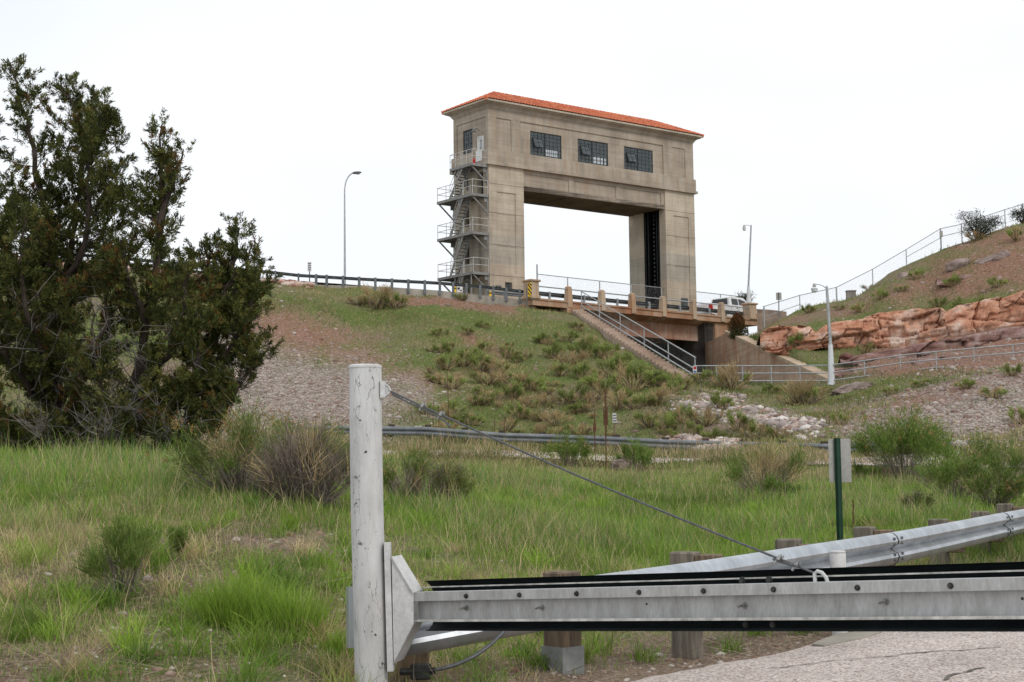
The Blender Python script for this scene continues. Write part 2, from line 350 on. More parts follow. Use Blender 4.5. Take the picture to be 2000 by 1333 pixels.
# ------------------------------------------------------------------ ground
_C = [(-400,1333,8.8),(0,1333,9.3),(300,1333,9.4),(700,1333,10),(1100,1333,10.3),(1300,1333,10.6),(1640,1242,12.7),(2000,1333,9.8),(2000,1230,12.6),(2400,1333,9.6),
(0,1150,12),(300,1150,12),(600,1190,11.8),(0,1000,17),(300,1000,17),(600,1035,15.6),(-400,1000,17),(0,905,23),(200,902,24),(400,908,25),(600,935,24),(-400,905,23),
(800,1200,12.5),(1000,1200,13),(1000,1080,17),(800,985,22),(1000,985,24),(1000,935,34),(800,925,33),(1000,906,48),(1000,882,57),(800,882,57),(1000,854,66),
(1340,1272,12.5),(1300,1130,17),(1300,1010,25),(1300,945,35),(1300,912,48),(1300,893,56),(1300,862,64),
(1640,1110,18),(1640,1000,26),(1640,940,38),(1640,910,48),(1640,885,55),(1800,1165,16.5),(1800,1050,20.5),(1800,970,30),(1800,925,42),(1800,888,52),
(2000,1100,19),(2000,1010,25),(2000,950,36),(2000,905,46),(2000,868,52),(2300,1100,19),(2300,950,36),(2300,870,50),
(300,850,62),(300,700,80),(500,845,62),(500,700,80),(700,855,62),(700,800,68),(700,700,82),(700,625,94),(850,850,63),(850,760,75),(850,680,86),
(1000,770,76),(1000,700,86),(1000,640,95),(1150,850,66),(1150,770,76),(1150,700,86),(1150,650,96),(1115,612,103),(1300,830,66),(1300,780,73),(1340,748,80),
(1230,680,92),(1450,820,66),(1450,780,74),(1450,757,80),(1620,755,79),(1620,800,68),(1600,850,58),(1800,730,74),(1800,785,62),(1800,845,54),(2000,722,70),(2000,780,58),(2000,840,51),(2300,722,68),
(1720,700,83),(1720,672,90),(1900,690,79),(1900,655,85),(2000,632,83),(1500,668,93),(1540,640,96),(1640,612,97),(1600,676,91),(1760,606,93),(1840,598,92),(1920,584,90),(2000,566,88),(1800,668,89),(1850,648,87),
(1445,661,104.3),(1485,648,103),(1560,608,104),(1660,588,105),(1750,530,105),(1850,482,105),(1950,452,104),(2010,432,104),(1800,560,98),(1900,518,97),(2000,490,96),(2300,700,68),(2300,560,86),(2300,360,104),(2700,700,68),(2700,330,104),
(-400,700,80),(-400,850,62),(0,850,60),(0,700,80),(0,600,91)]
_pts = [P(*c) for c in _C]
_CREST = [(-400,492,100),(0,505,100),(200,517,100),(300,526,101),(500,548,102),(600,556,102),(700,563,102.6),(850,580,104),(1000,599,104)]
for c in _CREST:
    q = P(*c); _pts.append(q)
    for dd in (8, 30, 90, 400): _pts.append(np.array([q[0]*(1+dd/100), q[1]+dd, q[2]+.25]))
for px in (1150, 1350):
    for d in (128, 200, 500): q = P(px, 600, d); _pts.append(np.array([q[0], d, DECK-.2]))
for c in ((1445,661,104.3),(1485,648,103),(1560,608,104),(1660,588,105),(1750,530,105),(1850,482,105),(1950,452,104),(2010,432,104),(2300,360,104)):
    q = P(*c)
    for dd, dz in ((10, 0.2), (60, 1), (400, 0)): _pts.append(np.array([q[0]*(1+dd/100), q[1]+dd, q[2]+dz]))
for u in (-.7, -.35, 0, .35, .7):
    for d, z in ((1.5, .1), (5, .2), (7.5, .26)): _pts.append(np.array([u*d, d, z+(.12 if u < 0 else 0)]))
for u, d, z in ((-.3, 30, 1.95), (-.2, 30, 1.9), (-.12, 32, 1.85), (-.3, 42, 2.2), (-.2, 42, 2.2), (-.12, 45, 2.3), (-.5, 30, 2), (-.7, 45, 2.2), (-.7, 24, 1.9), (-.7,100,15),(-.7,70,5)): _pts.append(np.array([u*d, d, z]))
_pts = np.array(_pts)
def _uv(x, y): return np.stack([x/y*3.2, np.log(y)], 1)
_cu = _uv(_pts[:, 0], _pts[:, 1])
def _phi(r2): return np.where(r2 > 1e-12, .5*r2*np.log(np.maximum(r2, 1e-12)), 0)
_n = len(_cu); _K = _phi(((_cu[:, None]-_cu[None])**2).sum(2))+np.eye(_n)*2e-5
_Pm = np.c_[np.ones(_n), _cu]; _A = np.zeros((_n+3, _n+3)); _A[:_n, :_n] = _K; _A[:_n, _n:] = _Pm; _A[_n:, :_n] = _Pm.T
_w = np.linalg.solve(_A, np.r_[_pts[:, 2]/np.maximum(_pts[:, 1], 3), 0, 0, 0])
FLOOR = P(1480, 757, 84)[2]-.3
# channel under the bridge: left wall line follows the stairs, right wall line follows the wing wall
ST_TOP = P(1136, 607, 103.4); ST_BOT = P(1352, 742, 81.5)
WW_TOP = P(1420, 640, 108.0); WW_BOT = P(1612, 750, 81.0)
def height(x, y):
    x = np.atleast_1d(np.asarray(x, float)); y = np.atleast_1d(np.asarray(y, float)); z = np.zeros(len(x))
    for k in range(0, len(x), 20000):
        q = _uv(x[k:k+20000], y[k:k+20000]); r2 = ((q[:, None]-_cu[None])**2).sum(2)
        z[k:k+20000] = (_phi(r2) @ _w[:_n] + _w[_n] + q @ _w[_n+1:])*np.maximum(y[k:k+20000], 3)
    p = np.stack([x, y, np.zeros(len(x))], 1)
    f = np.clip((y-25)/60, 0, 1); road = np.clip((roadside(x, y)+.6)/1.5, 0, 1)
    z = z + fbm(p*1.3, 3, 3)*(.05+.05*f)*road + fbm(p*.33, 3, 5)*(.02+.22*f)*road
    # cut of the spillway channel
    def xl(y): return ST_BOT[0]+(y-ST_BOT[1])*(ST_TOP[0]-ST_BOT[0])/(ST_TOP[1]-ST_BOT[1])
    def xr(y): return WW_BOT[0]+(y-WW_BOT[1])*(WW_TOP[0]-WW_BOT[0])/(WW_TOP[1]-WW_BOT[1])
    a = np.clip((x-xl(y)-.7)/.5, 0, 1)*np.clip((xr(y)+.45-x)/.4, 0, 1)*np.clip((y-81.6)/.8, 0, 1)*np.clip((150-y)/5, 0, 1)
    return z*(1-a)+np.minimum(z, FLOOR)*a
# road at the lower right: signed distance like measure, positive on the verge
ROAD_EDGE = np.array([PZ(-200, 1650, .2)[:2], PZ(600, 1520, .2)[:2], PZ(1000, 1420, .2)[:2], PZ(1290, 1333, .21)[:2], PZ(1480, 1285, .27)[:2], PZ(1590, 1257, .3)[:2], PZ(1720, 1233, .33)[:2], PZ(1850, 1200, .36)[:2], PZ(2010, 1160, .4)[:2], PZ(2300, 1090, .45)[:2], PZ(2900, 1030, .5)[:2]])
def roadside(x, y):
    q = np.stack([x, y], 1); best = np.full(len(x), 1e9); sg = np.zeros(len(x))
    for a, b in zip(ROAD_EDGE[:-1], ROAD_EDGE[1:]):
        d = b-a; t = np.clip(((q-a)@d)/(d@d), 0, 1); c = a+t[:, None]*d; r = q-c; l = np.hypot(r[:, 0], r[:, 1]); s = d[0]*r[:, 1]-d[1]*r[:, 0]
        m = l < best; best = np.where(m, l, best); sg = np.where(m, np.sign(s), sg)
    return best*sg
def G(px, py, dmin=7.0, dmax=130.0):     # where the ray of a photo pixel meets the ground
    r = ray(px, py); r = r/r[1]; d = np.exp(np.linspace(math.log(dmin), math.log(dmax), 500)); q = np.array([0, 0, EYE])+r[None]*d[:, None]
    g = height(q[:, 0], q[:, 1])-q[:, 2]; i = np.argmax(g > 0)
    if g[i] <= 0: i = len(d)-1
    if i == 0: return np.array([q[0, 0], q[0, 1], height(q[:1, 0], q[:1, 1])[0]])
    t = g[i-1]/(g[i-1]-g[i]); c = q[i-1]+(q[i]-q[i-1])*t; return np.array([c[0], c[1], height(c[:1], c[1:2])[0]])
def onground(x, y): return np.array([x, y, height([x], [y])[0]])
U = np.linspace(-.66, .66, 430); W1 = np.exp(np.linspace(math.log(1.2), math.log(6), 40))[:-1]
Wr = np.r_[W1, np.exp(np.linspace(math.log(6), math.log(135), 430)), np.exp(np.linspace(math.log(140), math.log(1500), 24))]
uu, ww = np.meshgrid(U, Wr); gx = (uu*ww).ravel(); gy = ww.ravel(); gz = height(gx, gy)
nc, nr = len(U), len(Wr); ii = np.arange(nr-1)[:, None]*nc+np.arange(nc-1)[None]
GT = np.stack([ii, ii+1, ii+nc+1, ii+nc], 2).reshape(-1, 4)
gp = np.stack([gx, gy, gz], 1); gpx = proj(gp)
def poly_mask(pp, poly, soft):
    poly = np.array(poly, float); ins = np.zeros(len(pp), bool); dist = np.full(len(pp), 1e9)
    for a, b in zip(poly, np.roll(poly, -1, 0)):
        c = (a[1] > pp[:, 1]) != (b[1] > pp[:, 1]); ins ^= c & (pp[:, 0] < (b[0]-a[0])*(pp[:, 1]-a[1])/(b[1]-a[1]+1e-9)+a[0])
        d = b-a; t = np.clip(((pp-a)@d)/(d@d), 0, 1); dist = np.minimum(dist, np.linalg.norm(pp-a-t[:, None]*d, axis=1))
    sd = np.where(ins, dist, -dist); return np.clip(sd/soft*.5+.5, 0, 1)
wob = np.stack([fbm(gp*.35, 3, 21), fbm(gp*.35, 3, 22)], 1)*np.array([26, 12])
def masks(p, pxl, wobble):
    q = pxl+wobble; far = np.clip((p[:, 1]-46)/8, 0, 1)
    grav = np.maximum.reduce([poly_mask(q, [(380,640),(470,640),(560,690),(680,715),(760,735),(830,770),(880,800),(790,810),(700,870),(380,870)], 75),
        poly_mask(q, [(1640,880),(1650,830),(1760,800),(1880,752),(2100,690),(2100,890)], 60)*.95, .45*poly_mask(q, [(1310,772),(1420,768),(1480,800),(1610,835),(1590,860),(1450,835),(1380,815),(1320,805)], 22)])*far
    red = np.maximum.reduce([poly_mask(q, [(760,572),(860,575),(1000,590),(1010,612),(900,604),(780,598)], 10), poly_mask(q, [(470,600),(600,605),(760,700),(880,770),(700,720),(520,690),(440,640)], 60)*.95,
        poly_mask(q, [(1760,545),(1850,480),(2100,405),(2100,560),(1900,590),(1700,612),(1500,640),(1480,628),(1660,600),(1720,570)], 40)*.74, poly_mask(q, [(1650,730),(1680,690),(1760,660),(1900,628),(2100,600),(2100,715),(1900,722),(1760,735)], 12),
        poly_mask(q, [(1640,840),(1760,780),(1900,740),(2100,700),(2100,730),(1900,780),(1760,830)], 12), poly_mask(q, [(850,640),(960,655),(1010,690),(960,700),(880,670)], 14)*.5])*far
    near = 1-np.clip((p[:, 1]-14)/12, 0, 1)
    dirt = np.maximum(near*np.clip(.36+fbm(p*.9, 3, 31)*1.7, 0, 1), np.clip(.1+fbm(p*.12, 3, 33)*1.3, 0, .7)*far)
    rs = roadside(p[:, 0], p[:, 1]); dirt = np.maximum(dirt, (p[:, 1] < 40)*np.clip(1.6-rs/1.3, 0, 1))
    return np.stack([grav, red, dirt], 1)
GM = masks(gp, gpx, wob)
def groundmat():
    m, nt, bs = newmat('ground_cover'); a = NN(nt, 'VertexColor', layer_name='Col'); sp = NN(nt, 'SeparateColor'); nt.links.new(a.outputs['Color'], sp.inputs['Color'])
    v = coords(nt); n1 = noise(nt, v, .8, 6, .6); n2 = noise(nt, v, 6, 5, .65); n3 = noise(nt, v, .22, 4); n4 = noise(nt, v, 24, 3, .6); nst_ = noise(nt, coords(nt, (.75, .16, .3), (0, 0, -.5)), 1.0, 5, .6)
    grass = ramp(nt, n2, [(.3, (.055, .082, .022)), (.5, (.10, .135, .036)), (.64, (.155, .16, .055)), (.76, (.24, .21, .11))])
    grass = mixn(nt, ramp(nt, n3, [(.42, 0.0), (.62, .75)]), grass, ramp(nt, n2, [(.3, (.12, .10, .055)), (.7, (.24, .20, .115))]))
    dirt = ramp(nt, n4, [(.3, (.11, .078, .055)), (.5, (.19, .138, .10)), (.7, (.30, .24, .19))])
    red = ramp(nt, n2, [(.3, (.135, .070, .047)), (.5, (.225, .122, .085)), (.72, (.33, .23, .18))])
    vo = NN(nt, 'TexVoronoi', Scale=8.0); nt.links.new(v, vo.inputs['Vector']); vo2 = NN(nt, 'TexVoronoi', Scale=8.0, feature='DISTANCE_TO_EDGE'); nt.links.new(v, vo2.inputs['Vector'])
    sx = NN(nt, 'SeparateColor'); nt.links.new(vo.outputs['Color'], sx.inputs['Color'])
    grav = ramp(nt, sx.outputs[0], [(.1, (.19, .145, .12)), (.5, (.30, .25, .215)), (.9, (.43, .38, .34))])
    grav = mixn(nt, ramp(nt, vo2.outputs['Distance'], [(.0, .8), (.12, 0.0)]), grav, (.09, .07, .06))
    def thr(out, soft=.22):       # break the mask up with noise
        k = NN(nt, 'Math', operation='ADD'); nt.links.new(out, k.inputs[0]); h = NN(nt, 'Math', operation='MULTIPLY_ADD'); nt.links.new(n2, h.inputs[0]); h.inputs[1].default_value = 1.3; h.inputs[2].default_value = -1.25; g2 = NN(nt, 'Math', operation='MULTIPLY_ADD'); nt.links.new(nst_, g2.inputs[0]); g2.inputs[1].default_value = 1.2; nt.links.new(h.outputs[0], g2.inputs[2])
        nt.links.new(g2.outputs[0], k.inputs[1]); return ramp(nt, k.outputs[0], [(.5-soft, 0.0), (.5+soft, 1.0)])
    c = mixn(nt, thr(sp.outputs[2]), grass, dirt); c = mixn(nt, thr(sp.outputs[1]), c, red); c = mixn(nt, thr(sp.outputs[0]), c, grav)
    nt.links.new(c, bs.inputs['Base Color']); bs.inputs['Roughness'].default_value = .97; bs.inputs['Specular IOR Level'].default_value = .1
    bump(nt, bs, n4, .7, .05); return m
M['ground'] = groundmat()
g_me = mesh_np('ground', gp, GT, M['ground'], GM, True); ground = link('ground', g_me); tag(ground, kind='structure')
# road surface (a draped sheet 12 mm above the ground)
def roadmat():
    m, nt, bs = newmat('chip_seal'); v = coords(nt); vo = NN(nt, 'TexVoronoi', Scale=75); nt.links.new(v, vo.inputs['Vector']); sx = NN(nt, 'SeparateColor'); nt.links.new(vo.outputs['Color'], sx.inputs['Color'])
    c = ramp(nt, sx.outputs[0], [(.05, (.17, .135, .12)), (.35, (.43, .355, .315)), (.7, (.56, .475, .43)), (.95, (.66, .60, .56))])
    c = mixn(nt, .6, c, ramp(nt, noise(nt, v, 1.1, 6, .65), [(.32, .62), (.62, 1.0)]), 'MULTIPLY')
    nt.links.new(c, bs.inputs['Base Color']); bs.inputs['Roughness'].default_value = .95; bump(nt, bs, sx.outputs[0], .5, .006); return m
M['road'] = roadmat()
rx = []; us = np.linspace(0, 1, 160)
seg = np.r_[0, np.cumsum(np.linalg.norm(np.diff(ROAD_EDGE, axis=0), axis=1))]; tt = us*seg[-1]
ex = np.interp(tt, seg, ROAD_EDGE[:, 0]); ey = np.interp(tt, seg, ROAD_EDGE[:, 1])
tx = np.gradient(ex); ty = np.gradient(ey); ll = np.hypot(tx, ty); nx, ny = ty/ll, -tx/ll
offs = np.r_[0, .25, .6, 1, 1.5, 2, 2.6, 3.3, 4, 5, 6, 7.2]
jig = fbm(np.stack([tt*1.7, tt*0, tt*0], 1), 3, 9)*.22
RV = np.stack([np.stack([ex+nx*(o+jig*(o < .3)), ey+ny*(o+jig*(o < .3)), 0*ex], 1) for o in offs], 1).reshape(-1, 3)
RV[:, 2] = height(RV[:, 0], np.maximum(RV[:, 1], .5))+.014+(np.tile(offs, len(us)) > .1)*.01
k = len(offs); i0 = np.arange(len(us)-1)[:, None]*k+np.arange(k-1)[None]
road = link('road', mesh_np('road', RV, np.stack([i0, i0+k, i0+k+1, i0+1], 2).reshape(-1, 4), M['road'], None, True)); tag(road, kind='structure')
def drape(name, line, w, mat, dz=.03, cat_=None):
    m = MB(); pts = []
    for a, b in zip(line[:-1], line[1:]):
        for t in np.linspace(0, 1, 9)[:-1]: pts.append(a+(b-a)*t)
    pts.append(line[-1]); pts = np.array(pts)[:, :2]; d = np.gradient(pts, axis=0); n = np.stack([-d[:, 1], d[:, 0]], 1)/np.linalg.norm(d, axis=1)[:, None]
    ww_ = w*(1+.6*np.array([random.uniform(-1, 1) for _ in pts])); v = []
    for p_, n_, q in zip(pts, n, ww_):
        for sg in (-1, 1): c = p_+n_*(sg*q/2+.03*math.sin(p_[0]*9)+.02*math.sin(p_[0]*23)); v.append((c[0], c[1], height([c[0]], [c[1]])[0]+dz))
    m.add(v, [(2*i, 2*i+1, 2*i+3, 2*i+2) for i in range(len(pts)-1)]); return m.build(name, mat)
M['tar'] = surf('tar_seam', (.15, .13, .115), .4, 20, .9, 0, .2, .003)
tag(drape('pavement_crack', [PZ(1500, 1297, .31), PZ(1640, 1293, .31), PZ(1780, 1286, .31), PZ(1960, 1279, .31)], .022, M['tar']), kind='structure')
tag(drape('pavement_crack', [PZ(1830, 1333, .31), PZ(1880, 1323, .31), PZ(1930, 1315, .31)], .03, M['tar']), kind='structure')
# pale strip of the lower road in front of the far guardrail
LR = [P(560, 893, 53.5), P(800, 889, 54), P(930, 888, 54), P(1300, 897, 53), P(1640, 891, 50), P(1900, 885, 47.5), P(2200, 880, 46)]
m = MB(); v = []
for q in LR:
    for dd in (-2.2, 0, 2.2): c = onground(q[0]*(1+dd/q[1]), q[1]+dd); v.append(c+np.array([0, 0, .06]))
m.add(v, [(3*i+j, 3*i+j+1, 3*i+j+4, 3*i+j+3) for i in range(len(LR)-1) for j in range(2)]); tag(m.build('lower_road', M['road']), kind='structure')
# road on the dam and the bridge deck road
m = MB(); v = []; cr = [np.array(P(*c)) for c in _CREST]
for q in cr+[bw(0, 1.4, DECK)]:
    for dd in (1.3, 9): v.append((q[0]+(dd*.35), q[1]+dd, q[2]+.32))
m.add(v, [(2*i, 2*i+1, 2*i+3, 2*i+2) for i in range(len(v)//2-1)]); tag(m.build('dam_road', M['road']), kind='structure')
# ------------------------------------------------------------------ gatehouse tower
TA = math.radians(37.467); TO = np.array([-1.62, 115.0, 0]); TE_ = np.array([math.cos(TA), math.sin(TA), 0]); TN = np.array([-math.sin(TA), math.cos(TA), 0])
TW, TL = 21.62, 4.57; ZB, ZW, ZC, ZSOF = 14.0, 26.95, 30.05, 24.1; ZBAND = 25.69
def T(s, t, z): return TO+TE_*s+TN*t+np.array([0, 0, z])
def tf(px, py): q = PN(px, py, TO, TN); return float(np.dot(q-TO, TE_)), float(q[2])
def tl(px, py): q = PN(px, py, TO, TE_); return float(np.dot(q-TO, TN)), float(q[2])
def relief(mb, fr, u0, u1, v0, v1, rects, base=0.0, edge=.3):
    """wall face with recesses; fr(u,v,depth)->point; rects (u0,u1,v0,v1,depth[,open])"""
    us = sorted({u0, u1}|{min(max(r[k], u0), u1) for r in rects for k in (0, 1)}); vs = sorted({v0, v1}|{min(max(r[k], v0), v1) for r in rects for k in (2, 3)})
    D = {}
    for i in range(len(us)-1):
        for j in range(len(vs)-1):
            c = ((us[i]+us[i+1])/2, (vs[j]+vs[j+1])/2); d = base
            for r in rects:
                if r[0] < c[0] < r[1] and r[2] < c[1] < r[3]: d = None if len(r) > 5 and r[5] else r[4]
            D[i, j] = d
    def q(a, b, c_, d_): mb.add([a, b, c_, d_], [(0, 1, 2, 3)])
    DD = {k: (edge if d is None else d) for k, d in D.items()}
    for (i, j), d in D.items():
        if d is not None: q(fr(us[i], vs[j], d), fr(us[i+1], vs[j], d), fr(us[i+1], vs[j+1], d), fr(us[i], vs[j+1], d))
        e = DD.get((i+1, j)); dd = DD[i, j]
        if e is not None and abs(e-dd) > 1e-6: q(fr(us[i+1], vs[j], dd), fr(us[i+1], vs[j+1], dd), fr(us[i+1], vs[j+1], e), fr(us[i+1], vs[j], e))
        e = DD.get((i, j+1))
        if e is not None and abs(e-dd) > 1e-6: q(fr(us[i], vs[j+1], dd), fr(us[i+1], vs[j+1], dd), fr(us[i+1], vs[j+1], e), fr(us[i], vs[j+1], e))
z1 = lambda x, y: (840+x/2.896, 160+y/2.896)
z2 = lambda x, y: (1000+x/2.898, 180+y/2.898)
tower = thing('gatehouse_tower', T(TW/2, TL/2, ZB), 'tall tan concrete gatehouse on two legs with red tile roof', 'gatehouse')
W_ = [(4.17-.82, 0, 0)]
front = lambda u, v, d: T(u, d, v)
sA, _ = tf(*z1(376, 300)); sB, _ = tf(*z1(460, 300)); zpt = tf(*z1(418, 210))[1]
sP0, _ = tf(*z1(511, 300)); sP1, _ = tf(*z2(857, 400)); zP = tf(*z1(560, 233))[1]
sR0, _ = tf(*z2(907, 400)); sR1, _ = tf(*z2(980, 400))
wins = [(tf(1037, 280)[0], tf(1098, 280)[0]), (tf(1130, 295)[0], tf(1189, 295)[0]), (tf(1220.5, 310)[0], tf(1276.5, 310)[0])]
ZT, ZS = 28.86, 26.98
rc = [(sA, sB, ZW, zpt, .07), (sP0, sP1, ZW, zP, .09), (sR0, sR1, ZW, zpt, .07)]+[(a, b, ZS, ZT, .3, True) for a, b in wins]
m = MB(); relief(m, front, 0, TW, ZW, ZC, rc, edge=.38)
# end wall (left)
left = lambda u, v, d: T(d, u, v)
tD0, tD1 = tl(*z1(300, 370))[0], tl(*z1(268, 370))[0]; zD1 = tl(*z1(285, 308))[1]; zD0 = tl(*z1(285, 452))[1]
tW0, tW1 = tl(*z1(236, 330))[0], tl(*z1(182, 330))[0]; zW1 = tl(*z1(210, 272))[1]; zW0 = tl(*z1(210, 405))[1]
tP0, tP1 = tl(*z1(300, 300))[0], tl(*z1(150, 300))[0]; zLP = tl(*z1(225, 225))[1]
relief(m, left, 0, TL, ZW, ZC, [(.25, tP1, ZW, zLP, .07), (tW0, tW1, ZW-.001 if zW0 < ZW else zW0, zW1, .3, True), (tD0, tD1, ZW, zD1, .18, True)], edge=.3)
back = lambda u, v, d: T(u, TL-d, v)
relief(m, back, 0, TW, ZW, ZC, [(a, b, ZS, ZT, .3, True) for a, b in wins], edge=.35)
relief(m, lambda u, v, d: T(TW-d, u, v), 0, TL, ZW, ZC, [(.6, TL-.6, ZW, zLP, .07)])
m.add([T(0, 0, ZC), T(TW, 0, ZC), T(TW, TL, ZC), T(0, TL, ZC)], [(0, 1, 2, 3)])
m.add([T(.2, .4, ZW+.02), T(TW-.2, .4, ZW+.02), T(TW-.2, TL-.4, ZW+.02), T(.2, TL-.4, ZW+.02)], [(0, 1, 2, 3)])
m.build('upper_wall', M['tower'], tower)
# belt course with bottom lip
m = MB(); bo = .13
m.add([T(-bo, -bo, ZBAND+.2), T(TW+bo, -bo, ZBAND+.2), T(TW+bo, TL+bo, ZBAND+.2), T(-bo, TL+bo, ZBAND+.2), T(-bo, -bo, ZW-.06), T(TW+bo, -bo, ZW-.06), T(TW+bo, TL+bo, ZW-.06), T(-bo, TL+bo, ZW-.06),
       T(0, 0, ZW), T(TW, 0, ZW), T(TW, TL, ZW), T(0, TL, ZW)], [(0, 1, 5, 4), (1, 2, 6, 5), (2, 3, 7, 6), (3, 0, 4, 7), (4, 5, 9, 8), (5, 6, 10, 9), (6, 7, 11, 10), (7, 4, 8, 11), (0, 3, 2, 1)])
lo = .24
m.box(T(TW/2, TL/2, ZBAND+.1), (TW+2*lo, TL+2*lo, .2), TE_, TN)
m.build('belt_course', M['tower'], tower)
# cornice (coved)
m = MB(); prof = [(0, ZC), (.05, ZC), (.05, ZC+.07), (.1, ZC+.08), (.13, ZC+.17), (.23, ZC+.27), (.42, ZC+.35), (.48, ZC+.36), (.48, ZC+.44), (0, ZC+.44)]
rings = []
for a, z in prof: rings += [T(-a, -a, z), T(TW+a, -a, z), T(TW+a, TL+a, z), T(-a, TL+a, z)]
n = len(prof); m.add(rings, [(4*i+j, 4*i+(j+1) % 4, 4*(i+1)+(j+1) % 4, 4*(i+1)+j) for i in range(n-1) for j in range(4)]); m.build('cornice', M['tower'], tower)
# gutter edge under the tiles
m = MB(); EV = .58; ZE = ZC+.46
for A, B in ((T(-EV, -EV, ZE+.05), T(TW+EV, -EV, ZE+.05)), (T(-EV, TL+EV, ZE+.05), T(TW+EV, TL+EV, ZE+.05)), (T(-EV, -EV, ZE+.05), T(-EV, TL+EV, ZE+.05)), (T(TW+EV, -EV, ZE+.05), T(TW+EV, TL+EV, ZE+.05))):
    m.bar(A, B, .12, .13)
m.box(T(TW/2, TL/2, ZE-.005), (TW+2*EV-.1, TL+2*EV-.1, .03), TE_, TN); m.build('eave_gutter', M['tower_pale'], tower)
# tile roof
RH = 1.42; HD = TL/2+EV+.08; m = MB(); ze = ZE+.12
def slope(O, A, B, La, hip):      # O eave corner, A along eave, B inward (unit), La eave length
    na = int(La/.29)*8; nb = 11; V = []; Fq = []
    for j in range(nb+1):
        for st in ((0,) if j == 0 else (0, 1)):
            f = j/nb; b = f*HD; lo_ = f*HD*hip
            drop = .05*st if j < nb else 0
            for i in range(na+1):
                a = i/na*La; a = min(max(a, lo_), La-lo_); ph = (i % 8)/8*2*math.pi
                V.append(O+A*a+B*b+np.array([0, 0, f*RH+.085*math.sqrt(max(0, math.sin(min((i % 8)/8/.66, 1)*math.pi)))-.03+(.045 if st == 0 else 0)]))
    rows = len(V)//(na+1)
    for r in range(rows-1):
        for i in range(na):
            k = r*(na+1)+i; Fq.append((k, k+1, k+na+2, k+na+1)); SHADED.append((i % 8) in (0, 5, 6, 7))
    m.add(V, Fq)
e2 = EV+.08; SHADED = []
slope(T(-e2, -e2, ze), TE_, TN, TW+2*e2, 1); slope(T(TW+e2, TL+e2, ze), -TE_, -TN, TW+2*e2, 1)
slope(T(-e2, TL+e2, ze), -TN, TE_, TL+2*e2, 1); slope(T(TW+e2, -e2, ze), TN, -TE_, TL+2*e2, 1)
roof = m.build('roof', M['tile'], tower); roof.data.materials.append(M['tile_groove_shade']); roof.data.polygons.foreach_set('material_index', [int(q) for q in SHADED])  # pans and cap flanks take the painted groove shade
m = MB(); apx = [T(-e2+HD, TL/2, ze+RH), T(TW+e2-HD, TL/2, ze+RH)]
def capline(a, b):
    n = max(2, int(np.linalg.norm(b-a)/.4)); q = [a+(b-a)*k/n for k in range(n+1)]
    for i in range(n): m.tube([q[i], q[i+1]], [.15, .12], 8)
capline(apx[0], apx[1])
for c, ap in ((T(-e2, -e2, ze), apx[0]), (T(-e2, TL+e2, ze), apx[0]), (T(TW+e2, -e2, ze), apx[1]), (T(TW+e2, TL+e2, ze), apx[1])): capline(c, ap)
m.build('ridge_tiles', M['tile'], roof)
# legs
LW = 3.36
def leg(s0, s1, panel, small, inner):
    m = MB(); pr = [(panel[0], panel[1], panel[2], panel[3], .07)]
    if small: pr += small
    relief(m, front, s0, s1, ZB-.6, ZBAND, pr, edge=.4)
    relief(m, back, s0, s1, ZB-.6, ZBAND, [(panel[0], panel[1], panel[2], panel[3], .07)])
    ends = [(s0, 1), (s1, -1)]
    for s, sg in ends:
        fr = lambda u, v, d, s=s, sg=sg: T(s+sg*d, u, v)
        if inner == sg and s in (LW, TW-LW): rects = [(.75, 2.7, ZB-.6, ZBAND, 1.1)]
        elif s == 0: rects = [(.7, 1.5, 23.2, 25.3, .45), (.7, 1.4, 15.0, 23.2, .22), (2.6, 3.2, 21.3, 22.9, .35), (2.6, 3.2, 18.4, 20, .35), (2.6, 3.2, 15.4, 17, .35)]
        else: rects = []
        relief(m, fr, 0, TL, ZB-.6, ZBAND, rects)
    return m.build('leg', M['tower_pale'], tower)
pa, pb = tf(*z1(381, 800))[0], tf(*z1(485, 800))[0]; pzt = tf(*z1(430, 628))[1]; pzb = tf(*z1(435, 1085))[1]
g0, g1 = tf(*z1(425, 1150))[0], tf(*z1(465, 1150))[0]; gz1 = tf(*z1(445, 1135))[1]; gz0 = tf(*z1(445, 1183))[1]
v0, v1 = tf(*z1(370, 1163))[0], tf(*z1(403, 1163))[0]
legL = leg(0, LW, (pa, pb, pzb, pzt), [(g0, g1, gz0, gz1, .4, True)], -1)
pa2, pb2 = tf(*z2(915, 850))[0], tf(*z2(1003, 850))[0]; pzt2 = tf(*z2(960, 705))[1]
legR = leg(TW-LW, TW, (pa2, pb2, 15.6, pzt2), None, 1)
m = MB(); m.add([front(g0, gz0, .4), front(g1, gz0, .4), front(g1, gz1, .4), front(g0, gz1, .4)], [(0, 1, 2, 3)]); w = m.build('window', M['interior'], tower)
m = MB()
for k in range(1, 5): m.bar(front(g0+(g1-g0)*k/5, gz0, .06), front(g0+(g1-g0)*k/5, gz1, .06), .03, .03, TN)
for k in (1, 2): m.bar(front(g0, gz0+(gz1-gz0)*k/3, .06), front(g1, gz0+(gz1-gz0)*k/3, .06), .03, .03)
m.build('window_bars', M['galv_dark'], w)
m = MB(); zc_ = tf(*z1(386, 1163))[1]
m.box(front((v0+v1)/2, zc_, -.01), (v1-v0, .03, .26), TE_, TN)
for k in range(5): m.box(front((v0+v1)/2, zc_-.1+.05*k, -.035), (v1-v0-.06, .03, .02), TE_, TN)
m.build('vent_grille', M['galv_dark'], tower)
m = MB(); q0, q1 = tf(*z2(960, 1195))[0], tf(*z2(995, 1195))[0]; qz = tf(*z2(978, 1195))[1]
m.box(front((q0+q1)/2, qz-.05, -.01), (q1-q0, .03, .95), TE_, TN)
